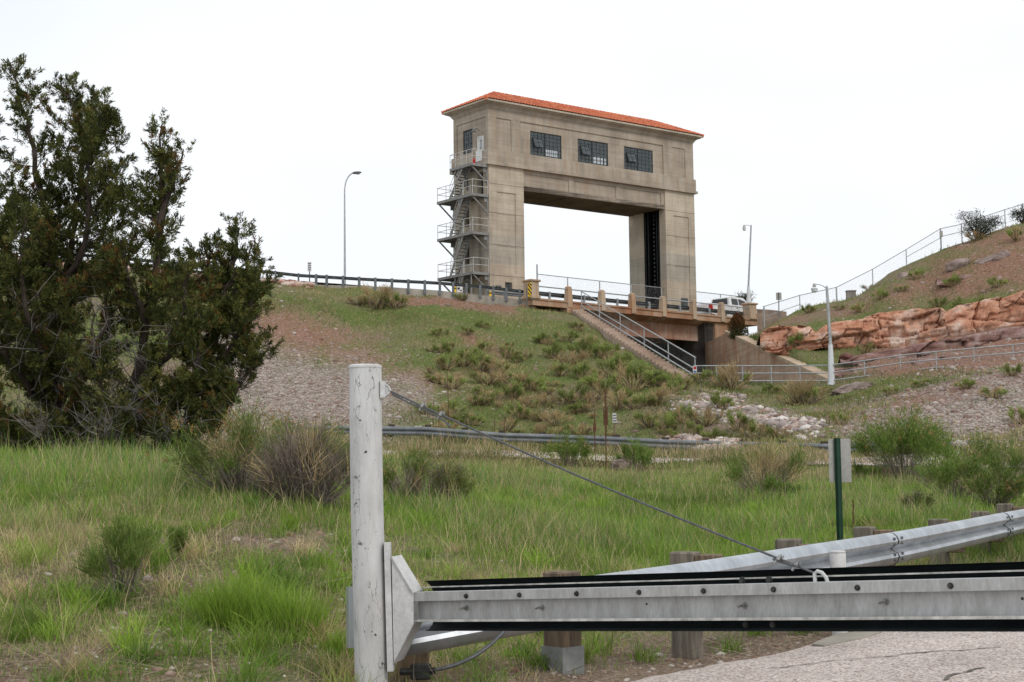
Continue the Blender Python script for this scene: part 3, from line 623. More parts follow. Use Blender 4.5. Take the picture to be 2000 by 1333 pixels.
for k in range(7): m.box(front((q0+q1)/2, qz-.4+.12*k, -.04), (q1-q0-.1, .04, .03), TE_, TN)
m.build('vent_grille', M['galv_dark'], tower)
# pour joints on legs: thin proud/dark bands
m = MB()
for s0, s1, ys in ((0, LW, (z1(430, 590)[1], z1(430, 752)[1], z1(430, 930)[1], z1(430, 1103)[1])), (TW-LW, TW, (z2(950, 680)[1], z2(950, 820)[1], z2(950, 985)[1]))):
    for y in ys:
        z = tf(1000 if s0 == 0 else 1330, y)[1]
        m.box(T((s0+s1)/2, 0-.001, z), (s1-s0+.008, .012, .03), TE_, TN)
m.build('pour_joint', M['soffit'], tower)
# lintel beam between the legs
m = MB(); a, b = LW, TW-LW; rin = .12
zt_, zb_ = tf(*z1(560, 520))[1], tf(*z1(560, 610))[1]
prs = []
for (x0, x1) in (((540-526)/2.896+1021.6, z2(328, 0)[0]), (z2(357, 0)[0], z2(593, 0)[0]), (z2(618, 0)[0], z2(847, 0)[0])):
    prs.append((tf(x0, 360)[0], tf(x1, 370)[0], ZSOF+.35, ZBAND-.3, rin+.07))
relief(m, front, a, b, ZSOF, ZBAND, prs, base=rin); relief(m, back, a, b, ZSOF, ZBAND, [], base=rin)
m.build('lintel', M['tower'], tower)
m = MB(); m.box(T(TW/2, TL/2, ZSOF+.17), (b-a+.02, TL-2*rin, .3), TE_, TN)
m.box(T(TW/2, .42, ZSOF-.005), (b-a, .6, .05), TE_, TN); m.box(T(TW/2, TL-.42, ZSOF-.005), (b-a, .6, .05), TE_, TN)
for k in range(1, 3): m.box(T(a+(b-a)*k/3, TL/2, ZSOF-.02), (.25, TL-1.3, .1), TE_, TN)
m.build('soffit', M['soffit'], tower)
# gate slots in the inner faces with steel guides, chain and cable
for s, sg in ((TW-LW, 1), (LW, -1)):
    m = MB(); d = 1.09*sg
    m.add([T(s+d, .75, ZB-.6), T(s+d, 2.7, ZB-.6), T(s+d, 2.7, ZBAND), T(s+d, .75, ZBAND)], [(0, 1, 2, 3)])
    for t in (.765, 2.685): m.box(T(s+d*.5, t, (ZB+ZBAND)/2), (1.05, .02, ZBAND-ZB), TE_, TN)
    for t in (.9, 1.15, 2.2, 2.55): m.box(T(s+.12*sg, t, (ZB+ZBAND)/2), (.18, .07, ZBAND-ZB), TE_, TN)
    sl_ = m.build('gate_guide', M['gate_steel'], tower)
    m = MB(); t = 1.6; z = ZB
    while z < ZBAND-1:
        m.box(T(s+.15*sg, t, z), (.05, .13, .16), TE_, TN); z += .36
    m.build('lifting_chain', M['bolt'], sl_)
# windows of the upper storey
def sash(fr, u0, u1, v0, v1, nu, nv, mids=(), vent=None, name='window', dep=.16):
    m = MB(); U_ = np.linspace(u0, u1, nu+1); V_ = np.linspace(v0, v1, nv+1)
    f = m
    for u in (u0+.03, u1-.03): m.bar(fr(u, v0, dep), fr(u, v1, dep), .06, .06, fr(u0, v0, 1)-fr(u0, v0, 0))
    for v in (v0+.03, v1-.03): m.bar(fr(u0, v, dep), fr(u1, v, dep), .06, .06)
    for u in mids: m.bar(fr(u, v0, dep), fr(u, v1, dep), .09, .08, fr(u0, v0, 1)-fr(u0, v0, 0))
    for u in U_[1:-1]: m.bar(fr(u, v0, dep), fr(u, v1, dep), .028, .03, fr(u0, v0, 1)-fr(u0, v0, 0))
    for v in V_[1:-1]: m.bar(fr(u0, v, dep), fr(u1, v, dep), .03, .028)
    w = m.build(name, M['window_frame'], tower)
    m = MB(); pw = (u1-u0)/nu; ph = (v1-v0)/nv
    for i in range(nu):
        for j in range(nv):
            tx = random.uniform(-.012, .012); ty = random.uniform(-.012, .012); u, v = U_[i], V_[j]
            m.add([fr(u, v, dep+tx-ty), fr(u+pw, v, dep-tx-ty), fr(u+pw, v+ph, dep-tx+ty), fr(u, v+ph, dep+tx+ty)], [(0, 1, 2, 3)])
    m.build('pane', M['glass'], w)
    if vent:
        a, b, c, d = vent; m = MB(); o = .34
        q = [fr(a, c, dep-o), fr(b, c, dep-o), fr(b, d, dep-.05), fr(a, d, dep-.05)]
        for i in range(4): m.bar(q[i], q[(i+1) % 4], .05, .05)
        m.bar((q[0]+q[3])/2, (q[1]+q[2])/2, .03, .03); m.bar((q[0]+q[1])/2, (q[2]+q[3])/2, .03, .03, TE_)
        vs_ = m.build('vent_sash', M['window_frame'], w)
        m = MB(); m.add([fr(a, c, dep-.02), fr(b, c, dep-.02), fr(b, d, dep-.02), fr(a, d, dep-.02)], [(0, 1, 2, 3)]); m.build('opening', M['interior'], w)
        m = MB(); m.add([x+np.array([0, 0, 0]) for x in q], [(0, 1, 2, 3)]); m.build('pane', M['glass'], w)
    return w
for a, b in wins:
    mid = a+(b-a)*.48; w4 = (b-a)/10
    sash(front, a, b, ZS, ZT, 8, 6, (mid,), (a+.09*(b-a), a+.37*(b-a), ZS+.62, ZT-.5))
    sash(back, a, b, ZS, ZT, 8, 6, (mid,))
sash(left, tW0, tW1, max(zW0, ZW), zW1, 4, 5)
m = MB(); dz0, dz1 = zD0, zD1
m.box(left((tD0+tD1)/2, (ZW+dz1)/2, .1), (tD1-tD0, .05, dz1-ZW), TN, TE_)
m.box(left((tD0+tD1)/2, (zD0+ZW)/2, -bo-.02), (tD1-tD0, .05, ZW-zD0), TN, TE_)
for t in (tD0+.03, tD1-.03): m.box(left(t, (ZW+dz1)/2, .05), (.07, .1, dz1-ZW), TN, TE_)
m.box(left((tD0+tD1)/2, dz1-.03, .05), (tD1-tD0, .1, .07), TN, TE_)
door = m.build('door', M['door'], tower)
m = MB(); tm = (tD0+tD1)/2; pw = (tD1-tD0)*.5
for i in range(2):
    for j in range(3): m.box(left(tm-pw/4+pw/2*i, dz1-.35-.27*j, .065), (pw/2-.06, .02, .23), TN, TE_)
m.build('pane', M['glass'], door)
m = MB(); m.box(left(tD0+.12, ZW+.12, .06), (.05, .06, .14), TN, TE_); m.build('handle', M['chrome'], door)
m = MB(); q = left((tD0+tD1)/2+.1, zD1+.45, 0); m.tube([q, q-TE_*.3+np.array([0, 0, .15]), q-TE_*.5], .03, 6); m.tube([q-TE_*.5+np.array([0, 0, .08]), q-TE_*.5-np.array([0, 0, .16])], [.06, .17], 10); m.build('wall_lamp', M['galv_dark'], tower)
m = MB()      # dark doorway and slit windows of the shaft
for r in [(.7, 1.5, 23.2, 25.3, .44), (2.6, 3.2, 21.3, 22.9, .34), (2.6, 3.2, 18.4, 20, .34), (2.6, 3.2, 15.4, 17, .34)]:
    m.add([left(r[0], r[2], r[4]), left(r[1], r[2], r[4]), left(r[1], r[3], r[4]), left(r[0], r[3], r[4])], [(0, 1, 2, 3)])
m.build('shaft_opening', M['interior'], tower)
# ------------------------------------------------------------------ outside steel stair (fixed to the tower: its part)
stair = thing('fire_stair', T(-.8, 2.3, ZB), 'grey steel outside stair with four railed landings bolted to the concrete tower', 'stair')
zp = [PN(*z1(240, 1072), T(-1.5, 0, 0), TN)[2], PN(*z1(240, 845), T(-1.5, 0, 0), TN)[2], PN(*z1(240, 628), T(-1.5, 0, 0), TN)[2], PN(*z1(240, 458), T(-1.5, 0.0, 0), TN)[2]]
SW = 1.55
def landing(z, t0, t1, top=False):
    m = MB(); m.box(T(-SW/2-.02, (t0+t1)/2, z-.03), (SW, t1-t0, .04), TE_, TN)
    for A, B in ((T(-SW, t0, z-.1), T(-SW, t1, z-.1)), (T(-.06, t0, z-.1), T(-.06, t1, z-.1)), (T(-SW, t0, z-.1), T(-.06, t0, z-.1)), (T(-SW, t1, z-.1), T(-.06, t1, z-.1))): m.bar(A, B, .07, .2)
    k = t0+.5
    while k < t1: m.bar(T(-SW, k, z-.1), T(-.1, k, z-.1), .06, .12); k += .8
    d = m.build('landing', M['stair_steel'], stair)
    for t in ((t0+.12, t1-.12) if not top else (t0+.15, t1-.15)):
        m = MB(); m.bar(T(-SW+.1, t, z-.2), T(-.05, t, z-1.35), .09, .09); m.bar(T(-.05, t, z-.2), T(-.05, t, z-1.5), .09, .12, TE_)
        m.box(T(-.2, t, z-.38), (.34, .03, .34), TE_, TN); m.build('bracket', M['stair_steel'], d)
    m = MB(); c = [(-.08, t0), (-SW+.03, t0), (-SW+.03, (t0+t1)/2), (-SW+.03, t1), (-.08, t1)]
    for h in (.55, 1.07): m.tube([T(s, t, z+h) for s, t in c], .024, 6)
    for s, t in c+[(-SW+.03, t0*.75+t1*.25), (-SW+.03, t0*.25+t1*.75)]: m.tube([T(s, t, z), T(s, t, z+1.07)], .022, 6)
    m.build('railing', M['pipe_white'], d)
for i, z in enumerate(zp): landing(z, .02, 4.65 if i < 3 else 2.9, i == 3)
def flight(za, zb, ta, tb):
    m = MB(); w = .72; s0 = -SW+.1; n = 12
    for s in (s0, s0+w): m.bar(T(s, ta, za-.05), T(s, tb, zb-.05), .05, .24)
    for k in range(1, n): f = k/n; m.box(T(s0+w/2, ta+(tb-ta)*f, za+(zb-za)*f), (w, .26, .04), TE_, TN)
    fl = m.build('flight', M['stair_steel'], stair)
    m = MB()
    for s in (s0, s0+w):
        for h in (.5, .95): m.tube([T(s, ta, za+h), T(s, tb, zb+h)], .02, 6)
        for f in (0.02, .35, .68, .98): q = T(s, ta+(tb-ta)*f, za+(zb-za)*f); m.tube([q, q+np.array([0, 0, .95])], .018, 6)
    m.build('handrail', M['pipe_white'], fl)
for a, b in ((ZB+.1, zp[0]), (zp[0], zp[1]), (zp[1], zp[2]), (zp[2], zp[3])): flight(a, b, 3.1, 1.35)
for t in (.3, 2.4, 4.4): m = MB(); m.tube([T(-SW+.05, t, ZB-.2), T(-SW+.05, t, zp[0]-.2)], .05, 8); m.build('support_post', M['stair_steel'], stair)
m = MB(); q = T(-SW+.5, .45, zp[3]); m.tube([q, q+np.array([0, 0, .05]), q+np.array([0, 0, .34]), q+np.array([0, 0, .42])], [.12, .12, .12, .03], 10)
m.box(q+np.array([0, 0, .45]), (.12, .04, .06), TE_, TN)
tag(m.build('extinguisher', M['red']), 'small red extinguisher standing on the topmost stair landing', 'extinguisher')
# ------------------------------------------------------------------ bridge
bridge = thing('road_bridge', bw(9, 3, DECK-1), 'reddish stained concrete road bridge with squat parapet posts', 'bridge')
sL = bp(1040, 585)[0]; sE = bp(1482, 630)[0]; sG0 = bp(1121, 600)[0]; sG1 = bp(1398, 630)[0]
BWID = 9.4; TH = .5
m = MB(); m.box(bw((sL+sE)/2, BWID/2, DECK-TH/2), (sE-sL, BWID, TH), BE, BN); m.box(bw((sL+sE)/2, -.02, DECK-.06), (sE-sL+.02, .1, .12), BE, BN)
slab = m.build('deck_slab', M['bridge'], bridge)
m = MB(); gz = bp(1300, 662)[1]; q = PN(1300, 662, bw(0, 1.1, 0), BN)[2]
m.box(bw((sG0+sG1)/2, 1.35, (DECK-TH+q)/2), (sG1-sG0+2.4, .5, DECK-TH-q), BE, BN)
m.add([bw(sG0, .08, DECK-TH-.002), bw(sG1+1.2, .08, DECK-TH-.002), bw(sG1+1.2, 1.1, DECK-TH-.3), bw(sG0, 1.1, DECK-TH-.3)], [(0, 1, 2, 3)])
for t in (3.6, 5.8, 8): m.box(bw((sG0+sG1)/2, t, (DECK-TH+q)/2), (sG1-sG0+2.4, .45, DECK-TH-q), BE, BN)
m.build('girder', M['girder'], bridge)
pxs = [1113, 1178, 1237, 1297, 1356, 1411]; ss = [bp(x, 590)[0] for x in pxs]; PH = .98
for i, s in enumerate(ss):
    m = MB(); w0, w1 = .42, .34
    for z0, z1_, a, b in ((DECK-.45, DECK, .44, .44), (DECK, DECK+PH, .44, .34)):
        m.sweep([(-.5, -.5), (.5, -.5), (.5, .5), (-.5, .5)], [(bw(s, .14, z0), BE*a, BN*a), (bw(s, .14, z1_), BE*b, BN*b)])
    m.sweep([(-.5, -.5), (.5, -.5), (.5, .5), (-.5, .5)], [(bw(s, .14, DECK+PH), BE*.34, BN*.34), (bw(s, .14, DECK+PH+.07), BE*.2, BN*.2)])
    m.build('parapet_post', M['parapet'], bridge)
sPL = bp(1043.5, 570)[0]; sPR = bp(1470, 610)[0]
for s in (sPL, sPR):
    m = MB(); m.box(bw(s, .3, DECK+.5), (.75, .8, 1.25), BE, BN, bev=.03); m.box(bw(s, .3, DECK+1.18), (.95, 1, .14), BE, BN, bev=.03); m.box(bw(s, .3, DECK+.06), (.9, .95, .22), BE, BN, bev=.02); m.build('end_pillar', M['parapet'], bridge)
m = MB(); pts = [sPL+.38]+ss+[sPR-.38]
for h, r in ((.84, .045),):
    m.tube([bw(pts[0], .14, DECK+h), bw(pts[-1], .14, DECK+h)], r, 8)
for h, r in ((.8, .04), (.45, .03)): m.tube([bw(pts[0], BWID-.2, DECK+h), bw(pts[-1], BWID-.2, DECK+h)], r, 6)
for k in range(14): s = pts[0]+(pts[-1]-pts[0])*k/13; m.tube([bw(s, BWID-.2, DECK), bw(s, BWID-.2, DECK+.8)], .03, 6)
m.build('pipe_rail', M['pipe'], bridge)
WP = [(-.155, .0), (-.145, .03), (-.12, .06), (-.075, .08), (-.045, .07), (-.025, .03), (0, .0), (.025, .03), (.045, .07), (.075, .08), (.12, .06), (.145, .03), (.155, .0)]
WPC = WP+[(a, b-.006) for a, b in reversed(WP)]
def wbeam(m, pts, side, up=(0, 0, 1), hs=1.0, ds=1.0):     # side: unit vectors (bulge direction) per point
    m.sweep([(a*hs, b*ds) for a, b in WPC], [(p, np.array(up, float), np.array(s, float)) for p, s in zip(pts, side)])
m = MB(); wbeam(m, [bw(pts[0], .62, DECK+.42), bw(pts[-1]+.2, .62, DECK+.42)], [BN, BN], ds=1)
s = pts[0]+.6
wb = m.build('guard_beam', M['galv_dark'], bridge)
while s < pts[-1]: m = MB(); m.box(bw(s+.9, .5, DECK+.3), (.12, .16, .6), BE, BN); m.build('beam_post', M['galv'], wb); s += (ss[1]-ss[0])/2*1.02
# left buttress, abutments and back wall
m = MB(); s0 = bp(1107.5, 620)[0]; s1 = bp(1121, 620)[0]
m.box(bw((s0+s1)/2, .35, DECK-1.6), (s1-s0, .8, 2.3), BE, BN, bev=.02); m.box(bw(sL+.2, 3, DECK-1.6), (1.2, 5, 2.3), BE, BN); m.build('abutment', M['bridge'], bridge)
m = MB(); a0, a1 = bp(1396, 650)[0], bp(1426, 650)[0]; zf = FLOOR-1.2
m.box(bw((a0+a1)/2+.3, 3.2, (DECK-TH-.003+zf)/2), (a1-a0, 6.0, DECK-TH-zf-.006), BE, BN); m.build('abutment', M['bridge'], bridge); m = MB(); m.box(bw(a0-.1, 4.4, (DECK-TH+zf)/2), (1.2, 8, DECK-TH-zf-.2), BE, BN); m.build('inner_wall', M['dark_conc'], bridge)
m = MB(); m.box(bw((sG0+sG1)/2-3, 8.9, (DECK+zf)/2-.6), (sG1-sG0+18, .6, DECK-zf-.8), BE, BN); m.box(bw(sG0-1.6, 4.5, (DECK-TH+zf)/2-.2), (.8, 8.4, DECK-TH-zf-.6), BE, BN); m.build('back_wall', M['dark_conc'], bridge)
# far chain link fence of the bridge
cf = thing('bridge_fence', bw(9, BWID, DECK), 'tall chain link fence along the far edge of the concrete bridge', 'fence')
def ct(px, py, t=BWID+.15): q = PN(px, py, bw(0, t, 0), BN); return np.dot(q-bw(0, t, 0), BE), q[2]
fx = [1049, 1108.5, 1171, 1232.5, 1292, 1350, 1407, 1458.5]; ft = [528, 542, 549, 555, 562, 568, 573, 570]
top = []
for i, (x, y) in enumerate(zip(fx, ft)):
    s, z = ct(x, y); z2_ = DECK+3.42; m = MB(); m.tube([bw(s, BWID+.15, DECK-.1), bw(s, BWID+.15, z2_+(.75 if i == 0 else .3 if i == 7 else 0))], .045 if i else .06, 6); m.build('post', M['pipe'], cf); top.append(bw(s, BWID+.15, z2_))
m = MB(); m.tube(top, .035, 6); m.tube([p-np.array([0, 0, 3.3]) for p in top], .02, 6); m.build('rail', M['pipe'], cf)
sheet('wire_mesh', [(a-np.array([0, 0, 3.4]), b-np.array([0, 0, 3.4]), 3.4, 3.4) for a, b in zip(top[:-1], top[1:])], M['chain'], cf)
# object marker sign
om = thing('object_marker', bw(sPL-.55, -.05, DECK-.6), 'yellow and black diagonally striped marker panel beside the left bridge pillar', 'sign')
q = PN(1034.5, 567, bw(0, -.12, 0), BN); hw, hh = .17, .5; nf = -BN
m = MB(); m.box(q, (2*hw, .02, 2*hh), BE, BN); pnl = m.build('panel', M['yellow'], om)
m = MB()
for k in range(-4, 5):
    zc0 = k*.3; poly = []
    for u, v in ((-hw, zc0-hw), (hw, zc0+hw), (hw, zc0+hw+.15), (-hw, zc0-hw+.15)): poly.append((u, -v))
    poly = [(u, min(max(v, -hh), hh)) for u, v in poly]
    if abs(poly[0][1]-poly[3][1])+abs(poly[1][1]-poly[2][1]) > .01: m.prism([q-BN*.013+BE*u+np.array([0, 0, v]) for u, v in poly], -BN*.004)
m.build('stripes', M['black'], pnl)
m = MB(); m.tube([q+BN*.03-BE*.26+np.array([0, 0, -1.7]), q+BN*.03-BE*.26+np.array([0, 0, .35])], .04, 6); m.build('post', M['galv_dark'], om)
# ------------------------------------------------------------------ wing wall, stairs, railings
UP = np.array([0, 0, 1.])
wa, wb_ = P(1416, 652, 108.0), P(1616, 747, 80.6); wd = nrm((wb_-wa)*np.array([1, 1, 0])); wnr = np.array([-wd[1], wd[0], 0])
if wnr[0] < 0: wnr = -wnr
wing = thing('wing_wall', (wa+wb_)/2-UP*4, 'sloping reddish concrete wing wall descending from the right end of the bridge', 'wall')
m = MB(); a2 = wa-wd*11; zb = FLOOR-1.5
m.prism([np.array([a2[0], a2[1], zb]), np.array([wb_[0], wb_[1], zb]), wb_, wa, np.array([a2[0], a2[1], wa[2]])], wnr*.55); m.build('wall', M['wing'], wing)
m = MB(); m.prism([wa-wnr*.06, wb_-wnr*.06, wb_-wnr*.06+UP*.22, wa-wnr*.06+UP*.22], wnr*.75); m.build('coping', M['parapet'], wing)
st = thing('slope_stair', ST_BOT, 'long flight of concrete steps climbing the grassy slope to the bridge', 'stair')
sd = (ST_TOP-ST_BOT)*np.array([1, 1, 0]); SLn = np.linalg.norm(sd); sd = sd/SLn; sr = np.array([sd[1], -sd[0], 0]); NS = 34; dz = (ST_TOP[2]-ST_BOT[2])/NS
m = MB()
for k in range(NS):
    c = ST_BOT+sd*SLn*(k+.5)/NS-sr*.38; m.box(np.array([c[0], c[1], ST_BOT[2]+dz*(k+1)-.35]), (SLn/NS+.06, .76, .7), sd, -sr, UP)
M['step'] = concrete('step_concrete', (.44, .33, .26), (.33, .24, .185), (.52, .42, .35), .4, .3); m.build('steps', M['step'], st)
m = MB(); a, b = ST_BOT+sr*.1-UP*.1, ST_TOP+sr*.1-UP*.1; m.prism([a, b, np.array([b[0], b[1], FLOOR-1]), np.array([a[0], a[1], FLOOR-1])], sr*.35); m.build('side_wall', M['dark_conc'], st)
hr = thing('stair_handrail', ST_BOT+sr*.2, 'three bar galvanised pipe handrail along the concrete slope steps', 'railing')
def sp_(f, h): c = ST_BOT+(ST_TOP-ST_BOT)*f+sr*.18; return c+UP*h
for h in (.2, .56, 1.2):
    m = MB(); m.tube([sp_(-.005, h), sp_(1.03, h)], .035 if h > .2 else .045, 8); m.build('rail', M['pipe'], hr)
for f in (0, .2, .4, .62, .83, 1.03): m = MB(); m.tube([sp_(f, -.1), sp_(f, 1.2)], .032, 6); m.build('post', M['pipe'], hr)
sheet('wire_mesh', [(sp_(0, .2), sp_(1.0, .2), 1.0, 1.0)], M['chain'], hr)
inf = thing('notice_sign', P(1357, 730, 80.8), 'tiny red white and blue notice on the bottom post of the stair railing', 'sign')
c = P(1357.3, 722.5, 80.8); m = MB(); m.box(c, (.2, .02, .36)); pn = m.build('panel', M['sign_white'], inf)
m = MB(); m.box(c+np.array([0, -.013, .09]), (.15, .006, .14)); m.build('red_symbol', M['red'], pn); m = MB(); m.box(c+np.array([0, -.013, -.1]), (.15, .006, .1)); m.build('blue_band', M['blue'], pn)
RL = [(1354, 715, 81), (1399, 715, 80.7), (1450, 715, 80.3), (1506, 715, 80), (1562, 714.5, 79.6), (1618, 714, 79), (1688, 705, 78), (1758, 694.5, 77), (1828, 687.5, 76), (1902, 680.8, 75), (1978, 674, 74), (2055, 667, 73), (2130, 660, 72)]
pr_ = thing('pipe_railing', P(1700, 745, 78), 'three bar grey pipe railing along the path at the foot of the red hill', 'railing')
pp = [P(*q) for q in RL]
for dz_ in (0, -.39, -.79): m = MB(); m.tube([p+UP*dz_ for p in pp], .032, 8); m.build('rail', M['pipe'], pr_)
for p in pp: m = MB(); m.tube([p-UP*1.3, p], .03, 6); m.build('post', M['pipe'], pr_)
sheet('wire_mesh', [(a-UP*1.1, b-UP*1.1, 1.1, 1.1) for a, b in zip(pp[:-1], pp[1:])], M['chain'], pr_)
# ------------------------------------------------------------------ dam crest: curb wall, guard rail, signs
CW = [(596, 556, 102.2), (680, 558, 102.8), (760, 561, 103.3), (859, 568, 103.8), (950, 578, 104), (1040, 589.5, 104.1)]
m = MB(); q = [P(*c) for c in CW]; m.sweep([(0, 0), (.35, 0), (.35, -1.2), (0, -1.2)], [(p, np.array([.25, 1, 0]), UP) for p in q]); tag(m.build('curb_wall', M['curb']), 'low grey concrete curb wall along the top of the dam slope', 'wall')
cg = thing('crest_guardrail', P(700, 556, 103), 'long weathered grey guard rail along the dam crest road', 'guard rail')
CR = [(40, 490, 100.3), (187, 501, 100.6), (367, 517, 101.4), (427, 523, 101.7), (538, 533.5, 102.2), (583, 538.6, 102.4), (700, 545.5, 103), (859, 553.7, 103.9), (945, 561, 104.1), (1031, 571.5, 104.2)]
q = [P(*c) for c in CR]; m = MB(); wbeam(m, q, [np.array([.25, 1, 0])]*len(q), hs=.72); m.build('beam', M['galv_dark'], cg)
crx = [c[0] for c in CR]
for x in (60, 110, 160, 220, 275, 330, 385, 431, 485, 538, 583, 617.5, 638, 670, 701.5, 733, 765.5, 797.5, 829.6, 859, 885, 911, 938, 963.5, 989, 1015):
    y = np.interp(x, crx, [c[1] for c in CR]); d = np.interp(x, crx, [c[2] for c in CR]); t = P(x, y-4.5, d-.12); m = MB(); m.bar(t, t-UP*(.95 if x > 600 else 1.1), .17 if x > 610 else .1, .16, (0, 1, 0)); m.build('post', M['galv_dark'], cg)
fg = thing('far_guardrail', P(990, 580, 113), 'short dark guard rail across the dam road in front of the tower foot', 'guard rail')
q = [P(950, 570, 112.4), P(985, 574, 112.8), P(1036, 578, 113.2)]; m = MB(); wbeam(m, q, [-np.array([.25, 1, 0])]*3); m.build('beam', M['galv_dark'], fg)
for p in q: m = MB(); m.bar(p+UP*.16, p-UP*.9, .15, .15, (0, 1, 0)); m.build('post', M['galv_dark'], fg)
for px, y0, y1, lab in ((889, 561, 572, 'small yellow marker post beside the foot of the steel stair'), (957.5, 570, 578, 'stubby yellow marker between guard rails near the barred tower window')):
    a, b = P(px, y1, 110.5), P(px, y0, 110.5); m = MB(); m.tube([a-UP*1.2, a, b, b+UP*.03], [.09, .09, .09, .03], 10); t_ = thing('marker_post', a-UP*1.2, lab, 'marker post'); m.build('post', M['yellow'], t_)
    m = MB(); m.tube([b-UP*.16, b-UP*.06], .095, 10); m.build('black_band', M['black'], t_)
ws = thing('small_sign', P(898, 580, 110.8), 'little white board with dark marks behind the crest guard rail', 'sign')
c = P(898, 565.5, 110.8); m = MB(); m.box(c, (.42, .03, .45)); pn = m.build('panel', M['sign_white'], ws); m = MB(); m.tube([c-UP*1.4, c+UP*.1+np.array([0, .04, 0])], .03, 6); m.build('post', M['galv_dark'], ws)
m = MB(); m.box(c+np.array([-.08, -.02, .06]), (.16, .006, .16)); m.box(c+np.array([.09, -.02, -.09]), (.14, .006, .1)); m.build('marks', M['black'], pn)
def sign(name, px, py0, py1, base, d, w, label, post, rows=0, tilt=0, pm='galv_dark', back=False, yaw=0):
    a, b = P(px, py1, d), P(px, py0, d); g = P(px, base, d); t = thing(name, g, label, 'sign'); h = b[2]-a[2]; c = (a+b)/2; cs, sn = math.cos(yaw), math.sin(yaw); ax = np.array([cs, sn, 0]); ay = np.array([-sn, cs, 0])
    m = MB(); m.box(c, (w, .02, h), ax, ay, bev=.008); p = m.build('panel', M['sign_back' if back else 'sign_white'], t)
    if rows:
        m = MB()
        for k in range(rows):
            zz = h*(.5-(k+.7)/(rows+.4)); r = random.Random(k+int(px))
            x = -w*.36
            while x < w*.34: l = r.uniform(.08, .2)*w; m.box(c+ax*(x+l/2)-ay*.013+UP*zz, (l, .006, h*.42/rows), ax, ay); x += l+.05*w
        m.build('lettering', M['black'], p)
    m = MB(); bk = -.04 if back else .04; m.bar(g-UP*.4, c+ay*bk*np.array([1, 1, 0])+UP*(h*.5+.02), .06, .06, (0, 1, 0)) if not tilt else m.bar(g-UP*.3, c+ay*bk+UP*h*.4, .07, .07, (0, 1, 0)); m.build('post', M[post], t); return t
sign('crest_sign', 604.5, 512, 530.5, 557, 102.6, .26, 'small white sign with dark lettering standing by the left crest guard rail', 'galv_dark', 4, 1)
sign('roadside_sign', 1200.2, 808, 826, 852, 62.5, .16, 'small white sign on a brown stake behind the far road guard rail', 'wood', 3)
sign('blank_sign', 1521, 572, 586.5, 614, 104.2, .38, 'plain tan sign seen from behind in front of the hill fence', 'galv_dark', 0, 0, back=True)
m = MB(); a = P(597, 641, 97); m.box(a+UP*.62, (.045, .045, 1.4)); m.box(a+UP*.62+np.array([0, -.03, 0]), (.012, .04, 1.4)); tag(m.build('fence_stake', M['green_paint']), 'lone thin green steel stake on the upper red earth slope', 'stake')
sw = [P(1478, 604, 107), P(1500, 605, 107), P(1536, 609, 106.5)]; m = MB(); m.sweep([(0, 0), (.5, 0), (.5, -2), (0, -2)], [(p, np.array([.2, 1, 0]), UP) for p in sw]); tag(m.build('stone_wall', M['stone_wall']), 'low rubble stone wall beyond the right bridge pillar', 'wall')
# ------------------------------------------------------------------ lamps
def curve(a, c, b, n=10): return [a*(1-t)**2+c*2*t*(1-t)+b*t*t for t in np.linspace(0, 1, n)]
d = 108; g = P(673.6, 562, d); lp = thing('street_lamp', g-UP*.6, 'tall slim grey street lamp with a curved arm on the dam crest', 'street lamp')
t0 = P(673, 375, d); m = MB(); m.tube([g-UP*.6, g, t0]+curve(t0, P(673.5, 345, d), P(690, 338, d))[1:], [.09, .085, .05]+[.045]*9, 10); m.build('pole', M['pipe'], lp)
h0 = P(688, 338.5, d); h1 = P(706, 337, d); m = MB(); ax = nrm(h1-h0)
m.sweep([(math.cos(k*math.pi/5), math.sin(k*math.pi/5)) for k in range(10)], [(h0, np.array([0, .05, 0]), UP*.04), (h0+ax*.12, np.array([0, .13, 0]), UP*.09), (h0+ax*.45, np.array([0, .15, 0]), UP*.1), (h1, np.array([0, .06, 0]), UP*.04)]); hd = m.build('lamp_head', M['galv_dark'], lp)
m = MB(); m.sweep([(math.cos(k*math.pi/4), math.sin(k*math.pi/4)) for k in range(8)], [(h0+ax*.42-UP*.06, np.array([0, .12, 0]), ax*.16), (h0+ax*.42-UP*.13, np.array([0, .07, 0]), ax*.1)]); m.build('lens', M['plastic'], hd)
def oldlamp(base, top, armend, cone_h, cone_r, pr, label, globe):
    t = thing('street_lamp', base, label, 'street lamp'); c = base+UP*cone_h
    m = MB(); m.tube([base, base+UP*.08, base+UP*.09, c, c+UP*.03], [cone_r*1.1, cone_r*1.1, cone_r, pr*1.35, pr*1.5], 12); m.build('base', M['lamp_post'], t)
    m = MB(); m.tube([c, top, top+UP*.08], [pr, pr*.8, .02], 10); po = m.build('pole', M['pipe'], t)
    m = MB(); s = top-UP*.12; mid = (s+armend)/2+UP*.16; m.tube(curve(s, mid+np.array([.1, 0, .05]), armend+UP*.08), .025, 6); m.build('arm', M['pipe'], po)
    m = MB(); e = armend; m.tube([e+UP*.14, e+UP*.1, e, e-UP*.05], [.03, .07, .09, .1], 10); lh = m.build('lamp_head', M['sign_back'], t)
    m = MB(); m.tube([e-UP*.1, e-UP*.14, e-UP*.3, e-UP*.34], [.16, .19, .15, .08], 12) if globe else m.tube([e-UP*.05, e-UP*.28, e-UP*.33], [.15, .13, .05], 12); m.build('lamp_shade', M['lamp_post'], lh); return t
dB = bw(sPR, .35, 0)[1]; oldlamp(bw(sPR, .35, DECK+1.25), P(1467, 441, dB), P(1453.5, 443, dB), 1.35, .2, .075, 'white street lamp rising from the right end pillar of the bridge', False)
